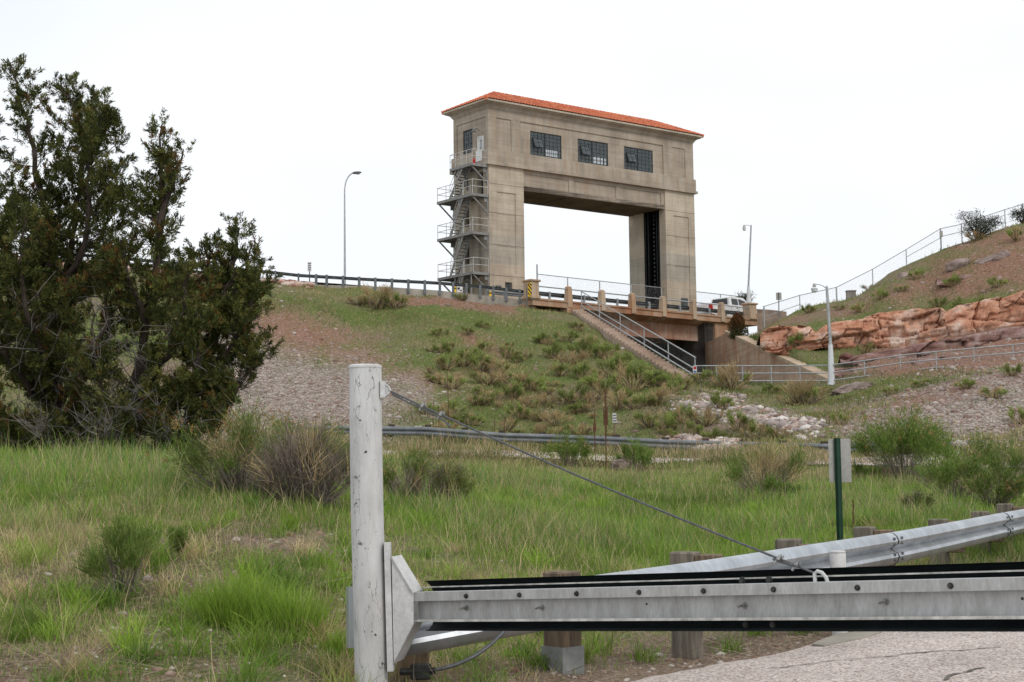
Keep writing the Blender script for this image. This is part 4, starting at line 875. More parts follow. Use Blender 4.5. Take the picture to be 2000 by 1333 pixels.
b = P(1624.5, 753, 79); oldlamp(b, P(1614.8, 561, 79), P(1590.5, 559, 79), 2.1, .19, .085, 'white street lamp with thick tapered base beside the wing wall foot', True)
# ------------------------------------------------------------------ fence and things on the right hill
z5 = lambda x, y: (1480+x/3.508, 380+y/3.508)
hf = thing('hill_fence', P(1700, 560, 105), 'chain link fence climbing the skyline of the red hill', 'fence')
FT = [(42, 768), (285, 692), (540, 637), (783, 513), (1013, 378), (1250, 235), (1400, 205), (1560, 150), (1693, 105), (1850, 58), (2000, 10)]; FB = [(45, 890), (290, 800), (542, 745), (790, 635), (1020, 490), (1257, 372), (1400, 325), (1560, 270), (1697, 228), (1850, 190), (2000, 150)]
tp = []; bt = []
for i, (a, b) in enumerate(zip(FT, FB)):
    A = P(*z5(*a), 105.3); B = P(*z5(*b), 105.3); A = np.array([B[0], B[1], A[2]]); tp.append(A); bt.append(B); m = MB(); m.tube([B-UP*.6, A+UP*.03], .055 if i in (0, 2, 5) else .035, 6); m.build('post', M['pipe'], hf)
m = MB(); m.tube(tp, .03, 6); m.build('rail', M['pipe'], hf); m = MB(); m.tube([bt[4]*.55+tp[4]*.45+UP*.1, bt[5]*.45+tp[5]*.55], .025, 6); m.tube([bt[5]*.4+tp[5]*.6, bt[6]*.5+tp[6]*.5+UP*.1, bt[8]*.3+tp[8]*.7], .025, 6); m.build('brace_rail', M['pipe'], hf); m = MB(); m.tube([bt[0]*.6+tp[0]*.4, bt[1]*.3+tp[1]*.7-UP*.3], .025, 6); m.build('brace_rail', M['pipe'], hf)
sheet('wire_mesh', [(a, b, c[2]-a[2], d_[2]-b[2]) for a, b, c, d_ in zip(bt[:-1], bt[1:], tp[:-1], tp[1:])], M['chain'], hf)
m = MB(); q = bt[5]*.28+tp[5]*.72; m.box(q+np.array([0, -.12, 0]), (.2, .14, .42), bev=.02); tag(m.build('fence_box', M['sign_back']), 'small grey box fixed on the thick corner post of the hill fence', 'box')
m = MB(); q = P(1662, 578, 106.5); m.box(q-UP*.2, (.62, .5, 1.0), bev=.03); m.box(q+UP*.32, (.7, .58, .08), bev=.02); tag(m.build('utility_box', M['curb']), 'low square grey box half hidden behind the grassy hilltop', 'box')
# ------------------------------------------------------------------ pickup truck on the bridge
tr_s = np.dot(PN(1389, 605, bw(0, 2.9, 0), BN)-bw(0, 2.9, 0), BE)
truck = thing('pickup_truck', bw(tr_s+2.9, 4.4, DECK), 'white crew cab pickup truck driving away across the bridge', 'pickup truck')
def tw(x, y, z): return bw(tr_s+x*1.13, 2.9+y*1.08, DECK+.02+z*1.1)    # x along from the tail, y across (0 near side .. 2 far side)
m = MB()
def body(prof, y0, y1, inset=.0):
    n = len(prof); m.add([tw(x, y0, z) for x, z in prof]+[tw(x, y1, z) for x, z in prof], [tuple(range(n)), tuple(range(2*n-1, n-1, -1))]+[(k, (k+1) % n, (k+1) % n+n, k+n) for k in range(n)])
arch = lambda c: [(c+.46*math.cos(a), .42+.46*math.sin(a)) for a in np.linspace(0, math.pi, 9)]
low = [(0, .55), (0, 1.22), (.02, 1.27), (2.0, 1.28), (4.2, 1.27), (5.0, 1.2), (5.62, 1.1), (5.75, .95), (5.75, .5)]+arch(4.75)+arch(1.25)+[(.3, .5)]
body(low, .02, 1.98); m.build('body', M['car'], truck)
m = MB(); V = []; prof = [(2.02, 1.26), (2.12, 1.84), (2.3, 1.92), (3.6, 1.92), (3.8, 1.86), (4.45, 1.26)]
body_pts = [tw(x, .04+(.16 if z > 1.3 else 0), z) for x, z in prof]+[tw(x, 1.96-(.16 if z > 1.3 else 0), z) for x, z in prof]
m.add(body_pts, [tuple(range(6)), tuple(range(11, 5, -1))]+[(k, (k+1) % 6, (k+1) % 6+6, k+6) for k in range(6)]); m.build('cab', M['car'], truck)
def side(x, z, y0=True): return tw(x, (.04+.16*(min(max((z-1.26)/.58, 0), 1))-.012), z)
for poly in ([(2.32, 1.32), (3.02, 1.32), (3.02, 1.78), (2.36, 1.78)], [(3.12, 1.32), (4.1, 1.32), (3.72, 1.78), (3.12, 1.78)]):
    m = MB(); m.add([side(*p) for p in poly], [(0, 1, 2, 3)]); m.build('window', M['car_glass'], truck)
m = MB(); m.add([tw(2.0+.1*t-.012, y, 1.32+.5*t) for t, y in ((0, .2), (0, 1.8), (.95, 1.68), (.95, .32))], [(0, 1, 2, 3)]); m.build('rear_window', M['car_glass'], truck)
m = MB(); m.add([tw(.06, .08, 1.285), tw(1.96, .08, 1.285), tw(1.96, 1.92, 1.285), tw(.06, 1.92, 1.285)], [(0, 1, 2, 3)]); m.build('bed_cover', M['black'], truck)
for y in (.1, 1.9): m = MB(); m.box(tw(-.012+.1, y-.085 if y < 1 else y+.085, .98), (.2, .05, .4), BE, BN); m.box(tw(-.012, y, .98), (.04, .2, .4), BE, BN); m.build('tail_light', M['red'], truck)
m = MB(); m.box(tw(-.1, 1, .52), (.2, 1.9, .2), BE, BN, bev=.03); m.build('bumper', M['chrome'], truck)
m = MB(); m.box(tw(-.01, 1, .98), (.02, 1.5, .45), BE, BN); m.box(tw(-.025, 1, 1.05), (.03, .3, .07), BE, BN); m.build('tailgate', M['car'], truck)
for x in (1.25, 4.75):
    for y in (.14, 1.86):
        m = MB(); m.tube([tw(x, y-.13, .4), tw(x, y+.13, .4)], .4, 18); w = m.build('wheel', M['tyre'], truck); m = MB(); m.tube([tw(x, y-.14, .4), tw(x, y+.14, .4)], .24, 14); m.build('rim', M['chrome'], w)
m = MB(); m.box(tw(3.85, -.1, 1.36), (.12, .22, .2), BE, BN, bev=.03); m.build('mirror', M['black'], truck)
m = MB()
for x in (3.06, 2.2, 4.2): m.box(tw(x, .012, .9), (.015, .02, .62), BE, BN)
m.build('door_seam', M['plastic'], truck)
for x in (2.95, 3.95): m = MB(); m.box(tw(x-.12, .008, 1.1), (.2, .03, .045), BE, BN); m.build('door_handle', M['black'], truck)
# ------------------------------------------------------------------ rocks
def ico(sub):
    bm = bmesh.new(); bmesh.ops.create_icosphere(bm, subdivisions=sub, radius=1); v = np.array([q.co[:] for q in bm.verts]); f = np.array([[w.index for w in q.verts] for q in bm.faces]); bm.free(); return v, f
I1, I4, I5 = ico(1), ico(4), ico(5)
def rockverts(base, seed, cuts=9, amp=.18):
    v = base[0].copy(); r = np.random.default_rng(seed)
    v = v*(1+fbm(v*1.2+seed*3.1, 2, seed)[:, None]*amp*1.5)
    for _ in range(cuts):
        n = r.normal(size=3); n /= np.linalg.norm(n); o = r.uniform(.55, .85); d_ = v@n-o; v = v-np.where(d_ > 0, d_, 0)[:, None]*n*.92
    if len(v) > 300: v = v*(1+fbm(v*3.3+seed, 4, seed+9)[:, None]*amp*.55)
    return v
def rockmat(name, a, b, c, scale=1.4):
    m_, nt, bs = newmat(name); v = coords(nt); n1 = noise(nt, v, scale, 6, .6); n2 = noise(nt, v, scale*6, 5, .65); n3 = noise(nt, coords(nt, (.35, .35, 2.2)), scale*1.3, 4)
    col = ramp(nt, n1, [(.33, a), (.5, b), (.66, c)]); col = mixn(nt, .55, col, ramp(nt, n2, [(.3, .5), (.65, 1.0)]), 'MULTIPLY'); col = mixn(nt, .4, col, ramp(nt, n3, [(.35, .55), (.55, 1.0)]), 'MULTIPLY')
    nt.links.new(col, bs.inputs['Base Color']); bs.inputs['Roughness'].default_value = .95; bs.inputs['Specular IOR Level'].default_value = .15; bump(nt, bs, n2, .9, .08); return m_
M['ledge'] = rockmat('orange_ledge_rock', (.40, .165, .095), (.56, .29, .19), (.69, .53, .44), .7)
M['ledge_pale'] = rockmat('pale_ledge_rock', (.42, .22, .14), (.58, .44, .37), (.66, .58, .52), .9)
M['rock_grey'] = rockmat('grey_pink_rock', (.20, .14, .125), (.30, .23, .205), (.40, .33, .30), 2)
M['rock_white'] = rockmat('white_pink_rock', (.38, .28, .25), (.55, .46, .41), (.66, .60, .56), 2)
M['rock_red'] = rockmat('dark_red_rock', (.13, .06, .05), (.22, .11, .09), (.33, .22, .19), 1.8)
def boulder(px0, px1, py0, py1, d, mat, label, seed, name='boulder', depth=.8, rot=0, rough=.25):
    a = P(px0, py1, d); b = P(px1, py1, d); c = P((px0+px1)/2, py0, d); w = np.linalg.norm(b-a)/2; h = c[2]-min(a[2], b[2]); v = rockverts(I5 if w > 1 else I4, seed, 14, .14); v = v*(1+(fbm(v*2.1+seed, 5, seed+3)*rough*.7+np.minimum(np.abs(fbm(v*1.6-seed, 4, seed+4))-.12, 0)*rough*3)[:, None])
    v = v*np.array([w*1.12, w*depth*1.1, h*.62]); cr_, sr_ = math.cos(rot), math.sin(rot); v = np.stack([v[:, 0]*cr_-v[:, 2]*sr_, v[:, 1], v[:, 0]*sr_+v[:, 2]*cr_], 1)
    ctr = np.array([(a[0]+b[0])/2, d+w*depth*.3, (a[2]+c[2])/2-h*.04]); me = mesh_np(name, v, (I5 if w > 1 else I4)[1], M[mat], None, False); o = link(name, me, None, ctr); return tag(o, label, 'rock')
boulder(1843, 1898, 508, 538, 97.5, 'rock_grey', 'flat grey boulder with a dark overhang in the red hillside', 5, rot=.25)
boulder(1911, 1978, 493, 530, 96.5, 'rock_grey', 'long pinkish grey boulder higher on the hill beside the flat one', 8, rot=.3)
boulder(1744, 1782, 532, 552, 101, 'rock_grey', 'slanting grey slab in the grass below the hill fence', 11, rot=.45)
boulder(1548, 1622, 848, 888, 57.5, 'rock_white', 'large pale rounded boulder behind the green sign post', 14)
boulder(1190, 1236, 899, 922, 43, 'rock_grey', 'small brownish pink boulder in the grass under the cable', 17, rot=.2)
boulder(1855, 1908, 730, 752, 71, 'rock_grey', 'weathered grey rock just below the pipe railing', 23, rot=.1)
boulder(1630, 1728, 748, 776, 74, 'rock_grey', 'broad flat pink grey rock outcrop near the lamp base', 26, rot=.18)
boulder(1862, 1906, 858, 884, 51, 'rock_white', 'white topped rock behind the big green bush', 29)
boulder(1706, 1752, 914, 942, 40, 'rock_red', 'reddish brown rock left of the big green bush trunk', 31)
boulder(1638, 1668, 690, 703, 82, 'rock_red', 'small red brown stone in the earth above the railing', 33, name='stone')
boulder(440, 468, 1216, 1236, 11.0, 'rock_grey', 'fist sized grey stone at the foot of the bright grass tufts', 36, name='stone')
boulder(1142, 1160, 693, 700, 88, 'rock_white', 'small pale slab lying across the slope left of the steps', 37, name='stone')
boulder(280, 318, 1263, 1279, 10.2, 'rock_white', 'flat whitish stone low in the left foreground', 39, name='stone')
# rock ledge
lx = np.array([1484, 1492, 1505, 1530, 1560, 1582, 1592, 1610, 1650, 1684, 1692, 1715, 1760, 1800, 1836, 1846, 1870, 1900, 1950, 2000, 2080, 2200])
lt = np.array([654, 642, 637, 633, 636, 639, 648, 634, 628, 622, 617, 608, 605, 603, 600, 612, 598, 590, 580, 570, 556, 540])
lb = np.array([668, 676, 682, 686, 685, 680, 674, 670, 674, 671, 672, 674, 676, 674, 667, 660, 656, 650, 640, 628, 612, 595])
ld = np.interp(lx, [1484, 1600, 1760, 1850, 2000, 2200], [93.2, 90.2, 88, 86.4, 83, 80])
def ledge(lx, lt, lb, ld, mat, label, seed, nx_=720, nv=52, bulge=.55, top=4.5, k=1.0):
    xs = np.linspace(lx[0], lx[-1], nx_); tpz = np.interp(xs, lx, lt)+5*fbm(np.stack([xs*.03, xs*0, xs*0+seed], 1), 3, seed); btz = np.interp(xs, lx, lb); dd_ = np.interp(xs, lx, ld); V = []
    for j in range(nv):
        f = j/(nv-1)
        for i in range(nx_):
            if f < .62: g_ = f/.62; A_ = P(xs[i], btz[i]+9, dd_[i]-.3); Bq = P(xs[i], tpz[i], dd_[i]+1.0); q = A_+(Bq-A_)*g_; q = q-np.array([.1, 1, 0])*math.sin(g_*math.pi)**.6*bulge
            else: g_ = (f-.62)/.38; q = P(xs[i], tpz[i], dd_[i]+1.0); q = q+np.array([.1, 1, 0])*g_*top+UP*(.15*math.sin(g_*2)-g_*.5)
            V.append(q)
    V = np.array(V); s = seed
    def blocks(sx, sz, sd, wp):
        a = V[:, 0]*.94-V[:, 1]*.34; w1 = fbm(V*.45+sd, 3, sd)*wp; w2 = fbm(V*.35-sd, 3, sd+1)*wp; w_ = V[:, 2]/sz-a*.05/sz+w2; row = np.floor(w_).astype(np.int64); u_ = a/sx+w1+_hash(row, row*0, row*0, sd)*5; c_ = np.floor(u_).astype(np.int64)
        fu = u_-c_; fw = w_-row; return _hash(c_, row, row*0, sd+2)-.5, np.minimum(np.minimum(fu, 1-fu)*sx, np.minimum(fw, 1-fw)*sz), fu-.5, fw
    b1, e1, f1, g1_ = blocks(2.8, 1.15, s, .75); b2, e2_, f2, g2_ = blocks(1.0, .4, s+20, .95); h_ = _hash(np.floor(b1*997).astype(np.int64), np.floor(b1*331).astype(np.int64), 0*np.floor(b1).astype(np.int64), 3)-.5
    disp = b1*.95+b2*.34+f1*h_*.9+fbm(V*np.array([.25, .25, .5]), 3, s)*.4+fbm(V*2.7, 4, s+8)*.22-np.clip(.11-e1, 0, .11)*2.6-np.clip(.06-e2_, 0, .06)*1.4-(1-g1_)*.22; V = V-np.array([.15, 1, 0])*disp[:, None]*k
    i0 = np.arange(nv-1)[:, None]*nx_+np.arange(nx_-1)[None]; LT = np.stack([i0, i0+1, i0+nx_+1, i0+nx_], 2).reshape(-1, 4); o = V[nx_*3+nx_//3].copy(); return tag(link('rock_ledge', mesh_np('rock_ledge', V-o, LT, M[mat], None, False), None, o), label, 'rock')
ledge(lx, lt, lb, ld, 'ledge', 'long orange red sandstone ledge running across the right hill', 41)
M['ledge_purple'] = rockmat('purple_shale_rock', (.13, .062, .050), (.23, .13, .108), (.36, .26, .235), 1.1)
ledge(np.array([1640, 1700, 1760, 1830, 1900, 1960, 2100]), np.array([700, 690, 678, 664, 655, 640, 622]), np.array([704, 703, 694, 682, 672, 658, 640]), np.array([83, 83.5, 83.5, 83, 82, 81, 79]), 'ledge_purple', 'broken purple red shale band just above the pipe railing', 141, 300, 24, .25, 1.6, .8)
ledge(np.array([1625, 1680, 1740, 1800, 1880, 1950, 2100]), np.array([722, 716, 708, 700, 694, 684, 665]), np.array([726, 732, 727, 720, 712, 703, 684]), np.array([80.5, 80.5, 80, 79.5, 78.5, 77.5, 76]), 'ledge_purple', 'lowest dark red shale band showing behind the pipe railing', 171, 300, 24, .25, 1.4, .8)
ledge(np.array([1830, 1880, 1940, 2000, 2100]), np.array([545, 538, 540, 538, 530]), np.array([548, 552, 556, 556, 548]), np.array([95.5, 94.5, 93.5, 92.5, 91]), 'ledge_purple', 'faint broken rock band high on the red hill beneath the grey boulders', 191, 200, 20, .2, 1.4, .7)
# scattered stones, riprap and gravel
TPL = [(rockverts(I1, s, 6, .2), I1[1]) for s in range(70, 82)]
def stones(name, pos, size, cols, mat, flat=.65, kind='stuff'):
    Vs, Ts, Cs = [], [], []; n0 = 0
    for i, p_ in enumerate(pos):
        v, f = TPL[i % len(TPL)]; s = size[i]; a = RNG.uniform(0, 6.28); e = RNG.uniform(.7, 1.4); v = v*np.array([s*e, s/e, s*flat]); c_, s_ = math.cos(a), math.sin(a)
        v = np.stack([v[:, 0]*c_-v[:, 1]*s_, v[:, 0]*s_+v[:, 1]*c_, v[:, 2]], 1)+p_; Vs.append(v); Ts.append(f+n0); Cs.append(np.repeat(cols[i:i+1], len(v), 0)); n0 += len(v)
    me = mesh_np(name, np.concatenate(Vs), np.concatenate(Ts), mat, np.concatenate(Cs)); return tag(link(name, me), kind=kind)
def stonemat():
    m_, nt, bs = newmat('stones'); a = NN(nt, 'VertexColor', layer_name='Col'); c = mixn(nt, .6, a.outputs['Color'], ramp(nt, noise(nt, coords(nt), 14, 4), [(.3, .55), (.7, 1.0)]), 'MULTIPLY'); nt.links.new(c, bs.inputs['Base Color']); bs.inputs['Roughness'].default_value = .95; bs.inputs['Specular IOR Level'].default_value = .15; return m_
M['stones'] = stonemat()
PALE = [(.62, .55, .50), (.50, .42, .38), (.40, .33, .30), (.55, .42, .36), (.36, .24, .20)]; REDS = [(.40, .22, .17), (.52, .36, .30), (.58, .48, .42), (.30, .15, .12)]
def ground_scatter(n, dmin, dmax, umin, umax, accept):
    d = np.exp(RNG.uniform(math.log(dmin), math.log(dmax), n)); u = RNG.uniform(umin, umax, n); x, y = u*d, d; p = np.stack([x, y, height(x, y)], 1); pp = proj(p)
    k = RNG.random(n) < accept(p, pp); return p[k], pp[k]
inpoly = lambda poly, s: (lambda p, q: poly_mask(q, poly, s))
# riprap channel
p, q = ground_scatter(26000, 56, 80, .08, .24, inpoly([(1310,775),(1400,768),(1470,785),(1500,800),(1610,835),(1600,855),(1450,835),(1380,815),(1320,800)], 8)); k_ = RNG.random(len(p)) < np.clip(.25+fbm(p*.5, 2, 77)*1.6, .06, 1); p = p[k_][:1700]; n = len(p)
stones('riprap', p+UP*.02, RNG.lognormal(math.log(.12), .45, n), mixc(PALE+[(.30, .25, .23), (.62, .58, .54), (.36, .30, .29)], n, .3)*.9, M['stones'])
p, q = ground_scatter(9000, 100, 108, -.17, -.06, inpoly([(490,560),(520,548),(600,560),(640,590),(600,594),(540,578)], 8)); p2, _ = ground_scatter(6000, 98, 104, -.34, -.15, inpoly([(0,500),(200,515),(480,552),(480,566),(200,545),(0,530)], 6)); p = np.concatenate([p[:300], p2[:350]]); n = len(p)
stones('crest_rocks', p+UP*.04, RNG.uniform(.14, .42, n), mixc(REDS, n), M['stones'])
p, q = ground_scatter(5000, 55, 64, .09, .18, inpoly([(1288,862),(1340,855),(1440,868),(1450,882),(1290,880)], 4)); n = min(len(p), 260); p = p[:n]; stones('gravel_heap', p+UP*.1, RNG.uniform(.1, .28, n), mixc(PALE, n), M['stones'])
# pale crushed stone on the slopes, loose stones in the grass
def acc(p, q):
    mk = masks(p, q, 0*np.stack([fbm(p*.35, 3, 21), fbm(p*.35, 3, 22)], 1)+np.stack([fbm(p*.35, 3, 21), fbm(p*.35, 3, 22)], 1)*np.array([26, 12])); return np.clip(mk[:, 0]*1.0+mk[:, 1]*.25+.075, 0, 1)
p, q = ground_scatter(42000, 47, 104, -.22, .36, acc); n = len(p); stones('crushed_stone', p, RNG.uniform(.03, .085, n)*np.where(RNG.random(n) < .07, 2.4, 1), .78*mixc(PALE+[(.30, .2, .17)], n), M['stones'])
p, q = ground_scatter(9000, 8.5, 26, -.36, .3, lambda p, q: np.clip(1.25-p[:, 1]/18+fbm(p*.9, 3, 31), .05, 1)*(roadside(p[:, 0], p[:, 1]) > .05)); n = len(p)
sz = RNG.lognormal(math.log(.014), .6, n); stones('verge_stones', p, np.clip(sz, .006, .07), mixc([(.40, .34, .30), (.30, .2, .16), (.5, .45, .4), (.26, .15, .11), (.33, .24, .2)], n), M['stones'])
# ------------------------------------------------------------------ foreground gate: post, arm, cable
pd = 9.35; pc = P(716, 860, pd); ptop = P(714, 718, pd)[2]; R0 = .0985
gp_ = thing('gate_post', (pc[0], pc[1], -.2), 'thick round white painted gate post with cracked paint', 'gate post')
_t, _b = P(713, 718, pd), P(724.3, 1333, pd); pcx = lambda z: _t[0]+(_b[0]-_t[0])*(z-_t[2])/(_b[2]-_t[2]); pc = np.array([_t[0], pd, pc[2]]); hts = np.linspace(-.3, ptop, 60); m = MB(); m.tube([(pcx(z)+.003*math.sin(z*3), pc[1], z) for z in hts], R0, 48); m.build('pole', M['post_paint'], gp_, smooth=True)
m = MB(); m.tube([(pc[0], pc[1], ptop-.004), (pc[0], pc[1], ptop+.008), (pc[0], pc[1], ptop+.016)], [R0+.004, R0+.004, R0-.01], 48); m.build('cap', M['white_paint'], gp_, smooth=True)
# eye bracket for the cable at the top of the post
ex = pc[0]+R0; m = MB(); ez = P(760, 765, pd)[2]
m.box((ex+.012, pc[1]-.02, ez+.01), (.03, .07, .1)); m.prism([(ex+.02, pc[1]-.03, ez+.055), (ex+.045, pc[1]-.03, ez+.02), (ex+.05, pc[1]-.03, ez-.015), (ex+.02, pc[1]-.03, ez-.045)], (0, .014, 0))
m.tube([(ex+.02, pc[1]-.05, ez-.035), (ex+.045, pc[1]-.05, ez-.015), (ex+.06, pc[1]-.04, ez+.0), (ex+.05, pc[1]-.03, ez+.025), (ex+.025, pc[1]-.03, ez+.045)], .006, 8); m.build('eye_bracket', M['white_paint'], gp_)
# arm axis measured from the photograph
aL, aLb = P(806, 1157, 9.25), P(806, 1215, 9.25); aR, aRb = P(2000, 1129, 6.55), P(2000, 1208, 6.55)
ca, cb = (aL+aLb)/2, (aR+aRb)/2; AX = nrm(cb-ca); DP = nrm(np.cross(UP, AX)); AU = nrm(np.cross(AX, DP))
if DP[1] < 0: DP = -DP; AU = nrm(np.cross(AX, DP))
if AU[2] < 0: AU = -AU
CH = np.linalg.norm(aL-aLb)*.98; La = np.linalg.norm(cb-ca)+1.3
def A(x, d, u): return ca+AX*x+DP*d+AU*u
arm = thing('barrier_arm', A(0, 0, -.2), 'long swinging road barrier beam in silver and black steel', 'barrier')
h = CH/2; tk = .007
def extr(mb, poly, x0, x1): mb.sweep(poly, [(A(x0, 0, 0), DP, AU), (A(x1, 0, 0), DP, AU)])
m = MB(); extr(m, [(.045, -h+tk), (.052, -h+tk), (.052, h-tk), (.045, h-tk)], 0, La); extr(m, [(0, -h), (.1, -h), (.1, -h+tk), (0, -h+tk)], 0, La); extr(m, [(.0, h-tk), (.1, h-tk), (.1, h), (0, h)], 0, La)
extr(m, [(0, h-.052), (.008, h-.052), (.008, h-tk), (0, h-tk)], 0, La); m.build('channel', M['beam_silver'], arm)
m = MB(); extr(m, [(.135, h+.02), (.15, h+.02), (.15, h+.027), (.135, h+.027)], -.06, La); extr(m, [(-.003, -h-.002), (.012, -h-.002), (.012, -h+.004+tk), (-.003, -h+.004+tk)], .04, La); m.build('edge_strip', M['edge'], arm)
m = MB(); wb0 = [(a*.97, b) for a, b in WPC]; o1, o2 = A(-.1, .19, -.004), A(La, .19, -.004); m.sweep(wb0, [(o1, AU, DP), (o2, AU, DP)])
extr(m, [(.10, -.148), (.20, -.148), (.20, -.14), (.10, -.14)], .0, La); m.build('backing_rail', M['black_beam'], arm)
def at_px(px):      # distance along the arm where it appears at pixel column px
    lo_, hi = 0, La
    for _ in range(40):
        md = (lo_+hi)/2
        if proj(A(md, 0, 0))[0][0] < px: lo_ = md
        else: hi = md
    return lo_
def hexbolt(px, u, d0, mat, r=.0105, l=.014, stud=False):
    x = at_px(px); m = MB(); m.tube([A(x, d0, u), A(x, d0-l*.35, u)], [r*1.35, r*1.35], 12); m.tube([A(x, d0-l*.35, u), A(x, d0-l, u)], r, 6)
    if stud: m.tube([A(x, d0-l, u), A(x-.004, d0-l*2.6, u-.004)], r*.5, 8)
    m.build('bolt', M[mat], arm)
for px in (912, 1016, 1128, 1250, 1376, 1513, 1677, 1859): hexbolt(px, h-.028, 0.0, 'bolt')
for px, u in ((900, -.012), (1048, -.015), (1443, -.018), (1719, -.01)): hexbolt(px, u, .045, 'bolt_zinc', .012, .02, True)
for px in (1428, 1481): hexbolt(px, .1, .105, 'bolt', .014, .012); hexbolt(px, -.115, .105, 'bolt', .012, .01)
for px in (1252, 1987): hexbolt(px, -.005, .045, 'bolt', .005, .003)
# hinge plate and gusset at the post
xr_ = ex; m = MB(); pf = P(760, 1185, pd); zt_, zb2 = P(757, 1060, pd)[2], P(762, 1310, pd)[2]
hp1, hp2 = P(757, 1060, pd-.03), P(763.5, 1310, pd-.03); m.bar(hp2, hp1, .036, .1, (0, 1, 0)); m.build('hinge_plate', M['white_paint'], arm)
g = [P(764, 1092, pd-.1), P(822, 1160, pd-.13), P(806, 1160, pd-.13), P(806, 1218, pd-.13), P(770, 1292, pd-.1), P(764, 1292, pd-.1)]
g1 = [P(765, 1090, pd-.08), P(807, 1160, pd-.12), P(807, 1218, pd-.12), P(769, 1293, pd-.08)]
m = MB(); m.prism(g1, (.004, .012, 0)); m.prism([p_+np.array([.02, .2, 0]) for p_ in g1], (.0, .012, 0)); m.build('gusset', M['white_paint'], arm)
ofs = np.array([.045, .2, .0])
for a, b, th in ((g1[0], g1[1], UP*.008), (g1[3], g1[2], -UP*.008)): m = MB(); m.prism([a-np.array([0, .012, 0]), b-np.array([0, .012, 0]), b+ofs, a+ofs], th); m.build('gusset_flange', M['white_paint'], arm)
xh = at_px(1588); hk = A(xh, .08, h+.02); m = MB()
loop = [hk+AX*.045+UP*(-.05), hk+AX*.03-UP*.002, hk+AX*.008+UP*.022, hk-AX*.018+UP*.03, hk-AX*.034+UP*.018, hk-AX*.03-UP*.05]; m.tube(loop, .0095, 8); m.build('hook', M['white_paint'], arm)
# cable
cb_ = thing('steel_cable', (ex+.05, pc[1], ez), 'taut grey steel cable from the white post down to the barrier', 'cable')
c0 = np.array([ex+.055, pc[1]-.04, ez]); c1 = hk-AX*.03+UP*.02; pts = [c0+(c1-c0)*t-UP*.022*math.sin(math.pi*t) for t in np.linspace(0, 1, 40)]
m = MB(); m.tube(pts, .0058, 8); m.build('rope', M['cable'], cb_)
def onc(px):
    q = [proj(p_)[0][0] for p_ in pts]; t = np.interp(px, q, np.linspace(0, 1, 40)); return c0+(c1-c0)*t-UP*.022*math.sin(math.pi*t)
cd_ = nrm(c1-c0); cn = nrm(np.cross(cd_, (0, 1, 0)))
if cn[2] < 0: cn = -cn
m = MB(); m.tube([onc(768)-cn*.012, onc(800)-cn*.016, onc(862)-cn*.016, onc(884)-cn*.03-UP*.012], .006, 8); m.build('loose_end', M['cable'], cb_); m = MB(); m.tube([onc(1560)+cn*.0-np.array([0, .012, 0]), onc(1525)-cn*.012, onc(1512)-cn*.012], .006, 8); m.build('loose_end', M['cable'], cb_)
for px in (826, 862, 1522, 1556):
    q = onc(px); m = MB(); s_ = 1 if px < 1000 else .8
    m.box(q+cn*.004, (.022*s_, .022, .022), cd_, None, cn); m.tube([q+cn*.01, q+cn*.024], .005, 6); m.tube([q+cn*.01+cd_*.014, q+cn*.022+cd_*.014], .005, 6); m.tube([q-cn*.03-cd_*.012, q-cn*.012-cd_*.01], .007, 6); m.build('cable_clamp', M['bolt_zinc'] if px < 1000 else M['bolt_zinc'], cb_)
# ------------------------------------------------------------------ galvanised guard rail behind the barrier
GR = [(735, 1196, 9.72), (790, 1178, 9.68), (960, 1144, 9.75), (1080, 1131, 9.95), (1185, 1122, 10.25), (1300, 1106, 10.9), (1400, 1092, 11.55), (1500, 1076, 12.4), (1620, 1058, 13.55), (1740, 1041, 15.0), (1850, 1022, 16.8), (1950, 1003, 19.0), (2060, 984, 22.0), (2200, 964, 27), (2400, 945, 35)]
gx_ = np.array([c[0] for c in GR], float)
def smooth_pts():
    q = np.array([P(*c) for c in GR]); s = np.r_[0, np.cumsum(np.linalg.norm(np.diff(q, axis=0), axis=1))]; t = np.linspace(0, s[-1], 90); r = np.stack([np.interp(t, s, q[:, k]) for k in range(3)], 1)
    for _ in range(14): r[1:-1] = (r[:-2]+2*r[1:-1]+r[2:])/4
    return r
gl = smooth_pts(); gc = gl-UP*.155; tg = np.gradient(gc, axis=0); gs = np.stack([tg[:, 1], -tg[:, 0], 0*tg[:, 0]], 1); gs /= np.linalg.norm(gs, axis=1)[:, None]   # toward the road
gr = thing('guardrail', (gc[30][0], gc[30][1], .2), 'curving galvanised guard rail on timber posts behind the barrier', 'guard rail')
gpx_ = proj(gc)[:, 0]
def gidx(px): return int(np.argmin(np.abs(gpx_-px)))
cuts = [0, gidx(1190), gidx(1745), gidx(1960), len(gc)-1]
for a, b in zip(cuts[:-1], cuts[1:]):
    m = MB(); b2 = min(b+1, len(gc)-1); wbeam(m, [gc[i]+gs[i]*(.004 if (cuts.index(a) % 2) else 0) for i in range(a, b2+1)], [gs[i]*1.0 for i in range(a, b2+1)]); m.build('beam', M['galv'], gr, smooth=True)
m = MB()
for c in cuts[1:-1]:
    for du in (-.1, -.05, .05, .1):
        for ds in (-.12, .12):
            t = nrm(tg[c]); q = gc[c]+t*ds+UP*du; m.tube([q+gs[c]*.03, q+gs[c]*.09], .014, 8)
m.build('splice_bolts', M['galv_dark'], gr)
m = MB()
for c in cuts[2:-1]:
    prof_i = [(a, b+.009) for a, b in WP]+[(a, b+.001) for a, b in reversed(WP)]; t = nrm(tg[c]); m.sweep(prof_i, [(gc[c]-t*.012, UP, gs[c]), (gc[c]+t*.012, UP, gs[c])])
m.build('splice_seam', M['bolt'], gr)
